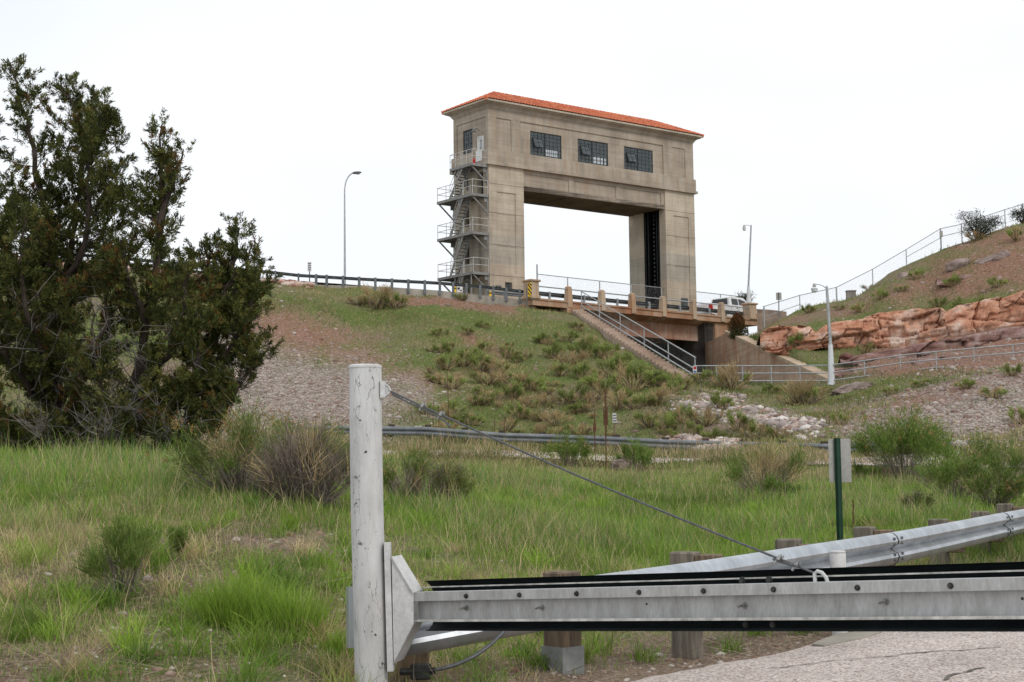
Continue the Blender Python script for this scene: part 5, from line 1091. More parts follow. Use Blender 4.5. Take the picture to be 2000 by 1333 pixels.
# flared terminal at the left end
e0 = gc[0]; m = MB(); t = -nrm(tg[0]); pts2 = [e0-t*.02, e0+t*.12-gs[0]*.03, P(700, 1206, 9.66), P(681, 1206, 9.72), P(676, 1206, 9.9)]
m.sweep([(.19, 0), (.19, .006), (-.19, .006), (-.19, 0)], [(p_, UP, np.array([0, -1, 0]) if i > 1 else gs[0]) for i, p_ in enumerate(pts2)]); m.build('end_terminal', M['galv'], gr)
def gpost(px, top, w, mat='wood_grey', sl=False, blk=None, off=.36):
    i = int(np.argmin(np.abs(proj(gc-gs*off)[:, 0]-px))); t = gc[i]-gs[i]*off; ax = nrm(tg[i]*np.array([1, 1, 0])); b = onground(t[0], t[1]); z0 = b[2]-.3; zt = P(px, top, t[1])[2]
    m = MB(); m.box((t[0], t[1], (zt+z0)/2), (w, .2, zt-z0), ax, None, UP, bev=.012); po = m.build('timber_post', M[mat], gr)
    if sl: m = MB(); m.box((t[0], t[1], b[2]+.02), (w+.014, .214, .3), ax, None, UP); m.build('steel_sleeve', M['sleeve'], po)
    if blk:
        q = gc[i]-gs[i]*.172+tg[i]/np.linalg.norm(tg[i])*.02; zq = P(proj(q)[0][0], blk, q[1])[2]; m = MB(); m.box((q[0], q[1], zq-.18), (.16, .17, .36), ax, None, UP, bev=.01); m.build('spacer_block', M['wood'], po)
    m = MB(); q = np.array([t[0], t[1], b[2]+.38])+gs[i]*.1; m.tube([q, q+gs[i]*.006], .022, 8); m.build('hole', M['bolt'], po)
M['sleeve'] = surf('dull_zinc_sleeve', (.27, .28, .27), .3, 6, .6, .3, .1, .002)
gpost(827, 1190, .17, mat='wood_side'); gpost(1116, 1116, .19, mat='wood', sl=True)
gpost(1337, 1078, .165, blk=1083); gpost(1531, 1053, .16, blk=1063)
gpost(1697, 1029, .16, blk=1035); gpost(1833, 1014, .18, blk=1018); gpost(1918, 999, .18, blk=1003); gpost(1968, 984, .18, blk=990); gpost(2030, 975, .18)
m = MB(); q0 = onground(*P(985, 1240, 9.9)[:2])+UP*.42; q1 = onground(*P(800, 1318, 9.75)[:2])+UP*.05
m.tube(curve(P(985, 1232, 9.9), P(930, 1296, 9.75), P(852, 1308, 9.7), 16), .013, 8); m.build('anchor_cable', M['cable'], gr)
m = MB(); q = P(822, 1312, 9.7); m.box(q, (.13, .04, .1), bev=.01); m.tube([q-np.array([.13, 0, .0]), q+np.array([.09, 0, .004])], .022, 8); m.build('anchor_plate', M['bolt'], gr)
# bollard, pad, green sign post
bp_ = P(1641, 1240, 12.75); bt_ = P(1641, 1079, 12.75)[2]; bo_ = thing('bollard', bp_, 'short white pipe bollard standing behind the barrier beam', 'bollard')
m = MB(); m.tube([(bp_[0], bp_[1], bp_[2]-.2), (bp_[0], bp_[1], bt_-.015), (bp_[0], bp_[1], bt_)], [.066, .066, .06], 24); m.build('pipe', M['white_paint'], bo_, smooth=True); m = MB(); m.tube([(bp_[0], bp_[1], bt_+.001), (bp_[0], bp_[1], bt_+.012)], [.068, .062], 24); m.build('cap', M['white_paint'], bo_)
m = MB(); ring = [onground(*PZ(x, y, bp_[2])[:2])+UP*.035 for x, y in ((1585, 1257), (1605, 1250), (1640, 1242), (1690, 1239), (1722, 1241), (1700, 1249), (1650, 1257), (1610, 1262))]; m.prism([p_-UP*.15 for p_ in ring], UP*.148); tag(m.build('concrete_pad', M['curb']), 'flat grey concrete pad around the white bollard foot', 'pad')
sd_ = 17.5; g = onground(*P(1638, 1058, sd_)[:2]); spost = thing('sign_post', g, 'dark green slotted post carrying a blank grey sign back', 'sign')
zt = P(1638, 856, sd_)[2]; gx0 = P(1638, 960, sd_)[0]; m = MB(); w = .038
for a, b in (((-w, 0), (-w+.02, .0)), ((-w+.02, 0), (-w+.024, .03)), ((-w+.024, .03), (w-.024, .03)), ((w-.024, .03), (w-.02, 0)), ((w-.02, 0), (w, 0))):
    m.prism([(gx0+a[0], sd_-a[1], g[2]-.3), (gx0+b[0], sd_-b[1], g[2]-.3), (gx0+b[0], sd_-b[1], zt), (gx0+a[0], sd_-a[1], zt)], (0, .004, 0))
m.build('post', M['green_paint'], spost); m = MB()
for k in range(26): m.box((gx0-.012, sd_-.031, zt-.04-k*.0254*1.15), (.009, .004, .011))
m.build('holes', M['black'], spost)
pa_, pb_ = P(1617, 858, sd_+.03), P(1663, 942, sd_+.03); m = MB(); m.box(((pa_[0]+pb_[0])/2, sd_+.022, (pa_[2]+pb_[2])/2), (pb_[0]-pa_[0], .005, pa_[2]-pb_[2])); m.build('panel', M['sign_back'], spost)
M['wood_dark'] = surf('dark_old_timber', (.075, .058, .046), .4, 6, .9, 0, .3, .005)
M['old_galv'] = surf('old_dull_rail_zinc', (.22, .235, .25), .3, 2, .6, .3, .1, .003)
fr_ = thing('lower_guardrail', P(1200, 880, 59), 'weathered guard rail on dark timber posts along the lower road', 'guard rail')
FR = [(560, 839, 63), (700, 841, 62), (836, 843, 61), (910, 849, 60.5), (985, 855, 60.2), (1060, 857, 60), (1140, 860, 59.5), (1210, 863, 59), (1300, 868, 58.5), (1400, 871, 57.5), (1500, 874, 56.5), (1620, 877, 55), (1720, 874, 53.5), (1850, 874, 51.5), (1960, 870, 50), (2080, 862, 49)]
q = [P(*c) for c in FR]; m = MB(); wbeam(m, q, [np.array([0, -1., 0])]*len(q), hs=1.15); m.build('beam', M['old_galv'], fr_)
for px in (570, 640, 700, 765, 836, 908, 980, 1060, 1133, 1205, 1300, 1378, 1452, 1530, 1610, 1690, 1770, 1850, 1930, 2010):
    c = P(px, np.interp(px, [a[0] for a in FR], [a[1] for a in FR]), np.interp(px, [a[0] for a in FR], [a[2] for a in FR])+.16); b = onground(c[0], c[1]); m = MB(); m.box((c[0], c[1], (c[2]+.26+b[2]-.3)/2), (.24, .25, c[2]+.26-b[2]+.3)); m.build('post', M['wood_dark'], fr_)
# ------------------------------------------------------------------ junipers
FOL = [(.048, .062, .014), (.076, .086, .019), (.115, .118, .028), (.058, .070, .016)]; RUST = [(.17, .075, .02), (.13, .065, .02), (.10, .06, .02)]
def juniper(base_px, d, leaders, label, seed, spread, dead=0, dens=1.0):
    r = np.random.default_rng(seed); g = onground(*P(base_px[0], base_px[1], d)[:2]); t = thing('juniper_tree', g, label, 'juniper', None)
    wood = MB(); LB, LD, LH, LW_, LC = [], [], [], [], []; dw = MB(); top_all = max(P(l[-1][0], l[-1][1], d)[2] for l in leaders)
    for li, l in enumerate(leaders):
        pts = [P(x, y, d+dy) for x, y, dy in l]
        if li == 0 or l[0][1] > 860: pts[0] = g-UP*.2
        q = []
        for k in range(len(pts)-1):
            for s in np.linspace(0, 1, 7)[:-1]: q.append(pts[k]*(1-s)+pts[k+1]*s)
        q.append(pts[-1]); q = np.array(q)
        for _ in range(3): q[1:-1] = (q[:-2]+2*q[1:-1]+q[2:])/4
        q[1:-1] += r.normal(size=(len(q)-2, 3))*.03; n = len(q); r0 = .10 if li == 0 else .05
        wood.tube(q, [max(.012, r0*(1-i/(n-1))**.8+.01) for i in range(n)], 7)
        L = np.linalg.norm(np.diff(q, axis=0), axis=1).sum(); nb = int(L*(11 if li else 13)*dens)
        for b in range(nb):
            f = (b+r.random())/nb
            if f > .4 and r.random() < .22+.4*(f-.4): continue
            i = min(int(f*(n-1)), n-2); o = q[i]+(q[i+1]-q[i])*(f*(n-1)-i); h = (o[2]-g[2])/(top_all-g[2])
            ln = spread*1.1*(1-f)**.75*r.uniform(.25, 1.45)+.10+.16*r.random()+(.2 if f < .25 else 0); az = r.uniform(0, 2*math.pi); el = math.radians(r.uniform(0, 50)-(20 if f < .3 else 0))
            D = np.array([math.cos(az)*math.cos(el), math.sin(az)*math.cos(el), math.sin(el)]); br = []; c = o.copy(); st = ln/7
            for k in range(8):
                br.append(c.copy()); D = nrm(D+np.array([0, 0, .13])+r.normal(size=3)*.10); c = c+D*st
            isdead = dead and h < .42 and r.random() < dead*(1.4-h*2)
            wood.tube(br, [max(.004, (.004+.009*ln)*(1-k/8.0)) for k in range(8)], 4, cap=False) if not isdead else dw.tube(br, [max(.005, .016*(1-k/9)) for k in range(8)], 4, cap=False)
            if isdead:
                for _ in range(5):
                    k = r.integers(2, 7); e = br[k]; D2 = nrm(r.normal(size=3)+D*.6); dw.tube([e, e+D2*.2+r.normal(size=3)*.03, e+D2*.42+r.normal(size=3)*.1], [.007, .005, .003], 3, cap=False)
                continue
            rust = r.random() < .2; nt_ = max(4, int(ln*19))
            for k in range(nt_):
                u_ = .22+.78*(k+r.random())/nt_; e = br[min(int(u_*7), 7)] + (r.normal(size=3)*.04); D2 = nrm(D*.7+r.normal(size=3)*.55+np.array([0, 0, .45])); tl_ = r.uniform(.14, .34)*(1.15-.4*u_)
                D2 = nrm(D*.8+r.normal(size=3)*.62+np.array([0, 0, .3])); tl_ = r.uniform(.14, .32)*(1.25-.6*u_); nl = int(52*dens)
                s = r.random(nl)**.85; B = e[None]+D2[None]*(s*tl_)[:, None]+r.normal(size=(nl, 3))*(.030*(1-.7*s))[:, None]
                DD = D2[None]*.9+r.normal(size=(nl, 3))*.42; DD /= np.linalg.norm(DD, axis=1)[:, None]; cc = np.array(FOL)[r.integers(0, 4)]*r.uniform(.65, 1.35)
                C = np.tile(cc, (nl, 1))*r.uniform(.75, 1.3, (nl, 1)); cone = (r.random(nl) < (.8*(s > .45) if rust and u_ > .5 else .03)); C[cone] = np.array(RUST)[r.integers(0, 3, cone.sum())]
                LB.append(B); LD.append(DD); LH.append(r.uniform(.045, .10, nl)); LW_.append(r.uniform(.012, .021, nl)); LC.append(C)
    wood.build('trunk', M['trunk'], t)
    V, Tt, C = leafs(np.concatenate(LB), np.concatenate(LD), np.concatenate(LH), np.concatenate(LW_), np.concatenate(LC)); link('foliage', mesh_np('foliage', V-g, Tt, M['needle'], C), t)
    if dead: dw.build('dead_branches', M['dead'], t)
    return t
juniper((105, 900), 28, [[(105, 900, 0), (112, 700, .1), (105, 560, .2), (88, 400, .1), (58, 258, 0), (16, 116, 0)], [(108, 640, .1), (140, 460, .3), (165, 300, .2), (150, 235, .3), (116, 152, .2)], [(112, 600, 0), (170, 470, -.5), (178, 330, -.4), (185, 280, -.3), (208, 215, -.3)],
   [(90, 700, 0), (10, 500, -.6), (-30, 350, -.5), (-60, 160, -.3)], [(100, 800, 0), (0, 690, -1.2), (-60, 600, -1.4), (-80, 420, -1.4)], [(110, 760, -.2), (60, 640, -1.6), (40, 520, -1.8), (45, 420, -1.8)], [(108, 800, .2), (170, 720, -1.2), (215, 620, -1.3), (205, 470, -1.2)], [(100, 860, 0), (20, 830, -1.6), (-70, 800, -1.9)], [(100, 890, 0), (150, 850, -1.4), (192, 838, -1.9)], [(100, 885, 0), (40, 862, -1.9), (-20, 850, -2.2)], [(104, 888, 0), (90, 868, -1.8), (80, 850, -2.4)]],
   'tallest dark juniper tree cut off by the left edge of the picture', 3, 1.15, .42)
juniper((262, 893), 27, [[(262, 893, 0), (262, 760, 0), (292, 620, .2), (312, 480, .1), (316, 360, .1), (316, 244, 0)], [(312, 440, 0), (335, 360, .2), (358, 292, .2)], [(290, 640, 0), (248, 540, -.6), (235, 470, -.6)], [(264, 800, 0), (330, 690, -1.1), (360, 590, -1.3), (372, 500, -1.2)], [(262, 830, 0), (200, 770, -1.1), (185, 690, -1.3), (180, 600, -1.3)], [(266, 850, 0), (330, 800, -1.4), (400, 760, -1.5)], [(262, 870, 0), (250, 850, -1.2), (240, 800, -2)], [(262, 890, 0), (310, 862, -1.6), (362, 848, -1.9)], [(262, 888, 0), (215, 862, -1.9), (180, 848, -2.1)]],
   'slender juniper with one pointed spire left of the street lamp', 5, .74, .5)
juniper((350, 893), 26.4, [[(350, 893, 0), (370, 800, 0), (412, 700, 0), (440, 590, 0), (458, 505, 0), (467, 446, 0)], [(400, 730, 0), (468, 660, -.3), (492, 590, -.3), (508, 512, -.2)], [(372, 800, 0), (440, 770, -.5), (500, 715, -.4), (526, 676, -.4)], [(430, 620, 0), (410, 550, .2), (400, 478, .2)], [(360, 850, 0), (410, 830, -.8), (440, 790, -.9)], [(440, 600, 0), (470, 560, .2), (492, 478, .1)], [(470, 660, -.3), (492, 640, -.2), (497, 540, -.1)], [(380, 800, 0), (395, 700, -1), (385, 610, -1)], [(350, 890, 0), (395, 868, -1), (428, 846, -1.2)]],
   'lowest broad juniper at the right end of the dark juniper clump', 9, .62, .4)
# ------------------------------------------------------------------ bushes
GRN = [(.11, .185, .028), (.15, .225, .04), (.085, .15, .026), (.19, .24, .06)]; OLV = [(.15, .18, .05), (.20, .215, .07), (.12, .15, .042)]; TAN = [(.42, .31, .16), (.50, .38, .21), (.34, .26, .14)]; GRY = [(.17, .14, .115), (.23, .19, .16), (.13, .105, .09)]; FLW = [(.34, .19, .07), (.40, .26, .12)]
def bushmesh(seed, h, rad, nst, green, dry, flower=0, leafn=24, lw=.007, lean=.55, pal=GRN, wid=.008):
    """broom-topped shrub: woody stems fan up from the root into many small tufts of twigs; the live tufts carry needle leaves"""
    global RNG
    keep = RNG; RNG = np.random.default_rng(seed); r = RNG; S = []; Fo = []; nc = max(10, nst//9)
    az = r.uniform(0, 6.283, nc); rr = np.sqrt(r.random(nc))*rad*.82; top = h*(1-.5*(rr/rad)**2)*r.uniform(.62, 1.08, nc); live = r.random(nc) < green; dryc = r.random(nc) < dry
    ct = np.stack([np.cos(az)*rr, np.sin(az)*rr, top*r.uniform(.42, .62, nc)], 1); rt = np.stack([np.cos(az)*rr*.18, np.sin(az)*rr*.18, 0*az-.03], 1)
    for _ in range(4):
        e = ct+r.normal(size=(nc, 3))*.07*h; d = e-rt; l = np.linalg.norm(d, axis=1); S.append(blades(rt+r.normal(size=(nc, 3))*np.array([.05, .05, 0])*rad, d/l[:, None], l*1.15, wid*2.0, mixc(GRY if wid < .015 else GRY+TAN, nc), bend=.12))
    N = nc*22; k = np.repeat(np.arange(nc), 22); base = ct[k]+r.normal(size=(N, 3))*np.array([.05, .05, .05])*h; out = ct-np.array([0, 0, h*.15]); out = out/np.linalg.norm(out, axis=1)[:, None]
    D = out[k]*.75+np.array([0, 0, .75])+r.normal(size=(N, 3))*lean*.62; D /= np.linalg.norm(D, axis=1)[:, None]; H = (top-ct[:, 2])[k]*r.uniform(.55, 1.15, N)
    C = np.where(live[k][:, None], mixc(OLV, N), np.where(dryc[k][:, None], mixc(TAN, N), mixc(GRY, N))); S.append(blades(base, D, H, wid*r.uniform(.6, 1.1, N), C, bend=.3))
    s = r.uniform(.25, .75, N)[:, None]; D2 = D+r.normal(size=(N, 3))*.5; D2 /= np.linalg.norm(D2, axis=1)[:, None]; S.append(blades(base+D*H[:, None]*s, D2, H*r.uniform(.35, .7, N), wid*.55, C*r.uniform(.8, 1.2, (N, 1)), bend=.35))
    n3 = nc*14; a3 = r.uniform(0, 6.283, n3); p3 = np.stack([np.cos(a3), np.sin(a3), 0*a3], 1)*(np.sqrt(r.random(n3))*rad*.6)[:, None]+np.array([0, 0, 1])*(r.random(n3)*h*.45)[:, None]; D3 = r.normal(size=(n3, 3))+np.array([0, 0, .5]); D3 /= np.linalg.norm(D3, axis=1)[:, None]; S.append(blades(p3, D3, h*r.uniform(.1, .3, n3), wid*.6, mixc(GRY if wid < .015 else OLV+TAN, n3), bend=.5))
    li = np.where(live[k])[0]
    if len(li):
        N = len(li)*leafn//6; j = r.choice(li, N); u = .15+.9*r.random(N)**.75; pos = base[j]+D[j]*(H[j]*u)[:, None]+r.normal(size=(N, 3))*.022*h; dd = D[j]+r.normal(size=(N, 3))*.5+np.array([0, 0, .25]); dd /= np.linalg.norm(dd, axis=1)[:, None]; tint = r.uniform(.72, 1.25, (nc, 1))[k[j]]
        Fo.append(leafs(pos, dd, r.uniform(.045, .10, N)*h**.5, lw*r.uniform(.8, 1.5, N), mixc(pal, N, .22)*tint))
        if flower:
            fc = np.where(live & (r.random(nc) < flower*1.6))[0]
            if len(fc):
                jj = np.concatenate([np.where(k == c)[0][:9] for c in fc])
                for q in range(12): dd = r.normal(size=(len(jj), 3))+np.array([0, 0, 1]); dd /= np.linalg.norm(dd, axis=1)[:, None]; Fo.append(leafs(base[jj]+D[jj]*H[jj][:, None]+r.normal(size=(len(jj), 3))*.02*h, dd, .035*h**.5, .014*h**.5, mixc(FLW, len(jj))))
    RNG = keep; return cat(S), (cat(Fo) if Fo else None)
def bush(px, py, d, hpx, wpx, label, seed, nst=150, green=.6, dry=.5, flower=0, leafn=60, lean=.6, pal=GRN, name='rabbitbrush', catg='bush', lw=.008):
    g = onground(*P(px, py, d)[:2]) if d else G(px, py); d = g[1]; h = hpx*d/3000; rad = wpx*d/6000; t = thing(name, g, label, catg)
    (V, T_, C), fo = bushmesh(seed, h, rad, nst, green, dry, flower, leafn, lw, lean, pal); link('stems', mesh_np('stems', V, T_, M['twig'], C), t)
    if fo: link('foliage', mesh_np('foliage', fo[0], fo[1], M['leaf'], fo[2]), t)
    return t
bush(475, 965, 18.5, 190, 230, 'tan and green broom like bush spreading beneath the lowest juniper', 1, 300, .45, .9, .2, 70, .62, lw=.007)
bush(600, 992, 17.6, 195, 210, 'dry grey brown bush with tangled bare twigs beside the white post', 2, 620, .07, .35, 0, 60, .75)
bush(640, 905, 22.5, 120, 150, 'bright green bush showing between the dry bush and the white post', 3, 220, .8, .5, .15, 70, .6)
bush(560, 900, 23, 130, 190, 'green bush with orange seed heads behind the tan broom bush', 41, 260, .75, .5, .3, 60, .6)
bush(790, 935, 22, 110, 120, 'half dry bush just right of the white post', 4, 260, .4, .5, .1, 50, .7)
bush(868, 938, 23, 100, 100, 'dark twiggy bush second from the white post', 5, 260, .3, .1, 0, 40, .6, OLV)
bush(815, 865, 42, 40, 45, 'small bush crowned with orange seed heads below the cable clamps', 6, 70, .8, .5, .6, 40)
bush(1112, 908, 44, 78, 95, 'upright green bush touching the lower guard rail', 7, 130, .85, .6, .4, 90, .55, lw=.012)
bush(1242, 910, 43, 64, 80, 'round green bush right of the tall mullein stalk', 8, 130, .9, .5, 0, 90, .6, lw=.012)
bush(1492, 968, 31, 118, 175, 'spreading half bare bush with grey branches left of the green sign post', 9, 330, .3, .75, 0, 60, .75, lw=.01)
bush(1522, 975, 30, 45, 80, 'low bright green bush at the foot of the half bare one', 10, 130, .9, .3, 0, 60, .8, lw=.01)
bush(1765, 952, 37, 145, 185, 'largest green bush with dark stems right of the sign', 11, 340, .85, .3, .15, 110, .72, lw=.012)
bush(1862, 985, 28, 108, 135, 'green bush with grey stems near the right guard rail posts', 12, 260, .75, .4, .15, 80, .65, lw=.01)
bush(1940, 990, 26, 95, 125, 'dense low bush at the right picture edge behind the guard rail', 13, 230, .7, .4, .1, 70, .65, lw=.01)
bush(1790, 1000, 24, 60, 70, 'small spiky grey green bush in front of the largest bush', 14, 130, .6, .2, 0, 50, .5, OLV, lw=.009)
bush(1885, 915, 41, 92, 130, 'green bush behind the right lower guard rail end', 15, 170, .8, .5, .2, 80, .65, lw=.012)
bush(1985, 930, 38, 90, 120, 'tan tinged bush cut by the right picture edge', 16, 150, .6, .8, .2, 70, .65, lw=.012)
bush(240, 1190, 11.7, 160, 150, 'feathery dark green bush low in the left foreground', 17, 75, .7, .8, 0, 150, .5, lw=.004)
bush(300, 1105, 13.2, 85, 110, 'bright green bush top above the feathery foreground one', 18, 60, .9, .5, 0, 150, .45, lw=.004)
bush(1690, 935, 37, 40, 55, 'little round green bush close right of the sign panel', 19, 80, .9, .3, 0, 60, .6, lw=.01)
def tuft(px, py, d, hpx, wpx, label, n, pal, seed, name='bunch_grass'):
    g = onground(*P(px, py, d)[:2]); h = hpx*d/3000; w = wpx*d/3000; r = np.random.default_rng(seed); B = np.stack([r.normal(size=n)*w*.25, r.normal(size=n)*w*.2, np.zeros(n)-.01], 1); D = B*np.array([1.6, 1.6, 0])/max(w, .01)*.5+r.normal(size=(n, 3))*.13+np.array([0, 0, 1]); D /= np.linalg.norm(D, axis=1)[:, None]
    V, T_, C = blades(B, D, h*r.uniform(.5, 1.1, n), r.uniform(.0025, .0045, n), mixc(pal, n, .2), bend=.3); return tag(link(name, mesh_np(name, V, T_, M['leaf'], C), None, g), label, 'grass tuft')
LIME = [(.19, .31, .03), (.24, .37, .045), (.15, .26, .025), (.29, .39, .08)]
tuft(440, 1222, 11.0, 110, 110, 'bright lime grass tuft at the left of the three foreground tufts', 900, LIME, 1); tuft(510, 1218, 11.1, 105, 90, 'lime green grass tuft between the two beside the grey stone', 700, LIME, 2); tuft(572, 1225, 10.9, 110, 110, 'bright lime grass tuft nearest the white post', 900, LIME, 3)
tuft(664, 1250, 10.6, 70, 60, 'small green grass tuft against the galvanised rail end', 400, LIME, 4); tuft(50, 1250, 10.6, 70, 90, 'green grass tuft in the left bottom corner', 400, GRN, 5)
# bushes of the dam slope: copies of a few prototypes
PROT = {}; SGR = [(.22, .285, .07), (.28, .335, .095), (.17, .235, .055), (.34, .36, .13)]
for key, (g_, dr, pal, fl) in dict(green=(.9, .7, SGR, .05), straw=(.06, .98, SGR, 0), mixed=(.5, .95, SGR, .08)).items():
    for v in range(3):
        (V, T_, C), fo = bushmesh(100+v+10*len(PROT), 1.0, .75, 110, g_, dr, fl, 60, .02, .55, pal, .022); PROT[key, v] = mesh_np('slope_bush', *(cat([(V, T_, C), fo])[:2] if fo else (V, T_)), M['leaf'], cat([(V, T_, C), fo])[2] if fo else C)
LAB = dict(green=('green rabbitbrush clump growing on the embankment below the tower', 'green clumps on the embankment'), straw=('straw coloured dry brush clump on the embankment below the tower', 'straw clumps on the embankment'), mixed=('half green half tan brush clump on the embankment below the tower', 'mixed clumps on the embankment'))
LABR = dict(green=('green brush clump on the slopes right of the concrete steps', 'green clumps right of the steps'), straw=('dry tan brush clump on the slopes right of the concrete steps', 'straw clumps right of the steps'), mixed=('half green half tan brush clump right of the concrete steps', 'mixed clumps right of the steps'))
SB = [(935,728,55,'m'),(972,732,52,'s'),(955,750,60,'s'),(1008,757,62,'s'),(1036,762,50,'g'),(1092,735,48,'m'),(1116,716,50,'s'),(1132,700,42,'g'),(1198,738,60,'m'),(1235,764,70,'m'),(1262,752,60,'g'),(1214,722,42,'g'),(1285,792,52,'s'),(1120,788,58,'g'),(1148,792,52,'s'),(1068,792,42,'s'),(1032,797,42,'s'),(1058,824,52,'s'),(1088,832,48,'s'),(1126,808,42,'g'),(872,722,46,'m'),(862,690,34,'g'),(905,716,44,'m'),(925,702,40,'m'),(860,655,30,'g'),(735,602,75,'s'),(772,602,48,'m'),(702,596,40,'s'),(902,588,24,'m'),(1140,742,40,'g'),(1165,760,45,'m'),(1080,700,36,'g'),(1060,672,30,'g'),(1105,668,36,'g'),(1150,680,34,'m'),(1172,700,38,'g'),(1190,690,34,'g'),(1020,700,34,'m'),(985,690,32,'m'),(1000,780,40,'g'),(960,782,44,'m'),(930,790,40,'s'),(1180,780,46,'m'),(1205,800,48,'s'),(1240,800,40,'m'),(1310,772,44,'m'),(1290,755,44,'g'),(1330,762,40,'m'),(880,818,48,'m'),(920,830,42,'g'),(990,842,40,'s'),(1010,820,40,'m'),(885,760,38,'m'),(845,745,32,'s'),(910,655,28,'m'),(945,640,26,'g'),(1135,850,50,'s'),(905,860,46,'s'),(1060,858,44,'s'),(830,810,36,'g'),(870,845,46,'s'),
 (1430,763,66,'s'),(1380,832,62,'s'),(1405,760,40,'m'),(1562,792,75,'s'),(1585,790,50,'m'),(1440,842,56,'m'),(1268,835,52,'m'),(1300,842,42,'g'),(1335,828,44,'m'),(1410,800,40,'g'),(1375,752,40,'m'),(1510,770,34,'g'),(1600,770,32,'m'),(1740,770,30,'m'),(1800,755,32,'g'),(1475,860,50,'m'),(1520,858,44,'s'),(1350,855,44,'m'),(1395,862,44,'g'),(1640,830,34,'m'),(1830,600,30,'g'),(1760,570,30,'m'),(1720,585,28,'g'),(1680,610,26,'m'),(1880,610,34,'g'),(1930,600,30,'m'),(1905,470,34,'s'),(1860,560,30,'g'),(1790,545,26,'m'),(1985,470,34,'m'),(1950,560,30,'g'),(1700,560,26,'s'),(1580,612,26,'g'),(1640,585,22,'m'),(1560,680,34,'g'),(1700,655,30,'g'),(1690,690,28,'m'),(1860,620,26,'m'),(1975,735,36,'g'),(1940,780,40,'m'),(1885,760,34,'g'),(1990,830,46,'m')]
rs_ = random.Random(5)
for _ in range(70):
    x_ = rs_.uniform(840, 1330); y_ = rs_.uniform(640, 862)
    if y_ > 585+(x_-1040)*.52 or x_ < 1080: SB.append((x_, y_, rs_.uniform(16, 34), rs_.choice('gmmsss')))
for i, (x, y, w, k) in enumerate(SB):
    key = dict(g='green', s='straw', m='mixed')[k]; c = G(x, y, 30); s = w*c[1]/3000/1.2; o = link('brush_clump' if i % 2 else 'brush_clump', PROT[key, i % 3], None, c-UP*.03); o.scale = (s*random.uniform(.9, 1.15), s*random.uniform(.9, 1.15), s*random.uniform(.75, 1.2)); o.rotation_euler = (0, 0, random.uniform(0, 6.28))
    lab = (LAB if x < 1345 and y < 870 and not (x > 1200 and y > 825) else LABR)[key]; tag(o, lab[0], 'brush', lab[1])
# red brown arborvitae, hilltop pines
def cone_shrub(px0, px1, py0, py1, d, label, pal, seed, n, name, catg, topy=.0, lw=.05, ll=.14):
    g = P((px0+px1)/2, py1, d); g = np.array([g[0], g[1], g[2]]); w = (px1-px0)*d/6000; h = (py1-py0)*d/3000; r = np.random.default_rng(seed); t = thing(name, g, label, catg); u = r.random(n)**.8; a = r.uniform(0, 6.283, n); rr = np.sqrt(r.random(n))*w*np.sqrt(np.clip(1-u**2.2, 0.01, 1))*np.clip(.7+u*1.5, .7, 1)*(1+.25*np.sin(a*3+u*9)); B = np.stack([rr*np.cos(a), rr*np.sin(a), u*h*.93], 1); D = np.stack([np.cos(a)*.5, np.sin(a)*.5, np.ones(n)], 1)+r.normal(size=(n, 3))*.4; D /= np.linalg.norm(D, axis=1)[:, None]
    C = mixc(pal[0], n, .3); top = (u+r.normal(size=n)*.18) > topy; C[top] = mixc(pal[1], top.sum(), .3); V, T_, C = leafs(B, D, r.uniform(.6, 1.2, n)*ll, lw, C); link('foliage', mesh_np('foliage', V, T_, M['needle'], C), t)
    m = MB(); m.tube([g-UP*.5, g+UP*h*.6], [.06, .03], 7); m.build('stem', M['trunk'], t); return t
cone_shrub(1423, 1459, 610, 664, 104.5, 'rust brown and green cone shaped shrub beside the bridge abutment', ([(.05, .06, .018), (.035, .045, .015)], [(.15, .065, .025), (.11, .055, .022)]), 5, 5200, 'cedar_shrub', 'shrub', .45)
def pine(px, py, d, hpx, wpx, label, seed, nb=16):
    g = P(px, py, d); h = hpx*d/3000; w = wpx*d/3000; r = np.random.default_rng(seed); t = thing('pine_shrub', g, label, 'pine'); m = MB(); ps = []
    for b in range(nb):
        az = r.uniform(0, 6.283); f = r.uniform(.35, 1); e = np.array([math.cos(az)*w*.5*r.uniform(.3, 1), math.sin(az)*w*.4, h*f*r.uniform(.75, 1)]); mid = e*.5+np.array([0, 0, h*.05]); m.tube([g-UP*.2, g+mid*.6+r.normal(size=3)*.05, g+mid+r.normal(size=3)*.08, g+e], [.07, .05, .035, .015], 5); ps += [e, e*.85+r.normal(size=3)*.15, e+r.normal(size=3)*.16]
    m.build('trunk', M['trunk'], t); n = 60; B = np.concatenate([p_+r.normal(size=(n, 3))*np.array([.19, .19, .13]) for p_ in ps]); N = len(B); D = r.normal(size=(N, 3))+np.array([0, 0, .8]); D /= np.linalg.norm(D, axis=1)[:, None]; V, T_, C = leafs(B, D, r.uniform(.12, .22, N), .035, mixc([(.05, .062, .04), (.075, .085, .055), (.035, .045, .03)], N)); link('foliage', mesh_np('foliage', V, T_, M['needle'], C), t); return t
pine(1912, 468, 103.5, 55, 78, 'open branched dark pine shrub on the hill skyline in front of the fence', 2, 20); pine(1998, 438, 104, 34, 40, 'small dark pine shrub at the right edge of the hill skyline', 4, 10); pine(1455, 592, 125, 14, 26, 'bit of dark green shrub showing behind the pickup truck', 6, 8)
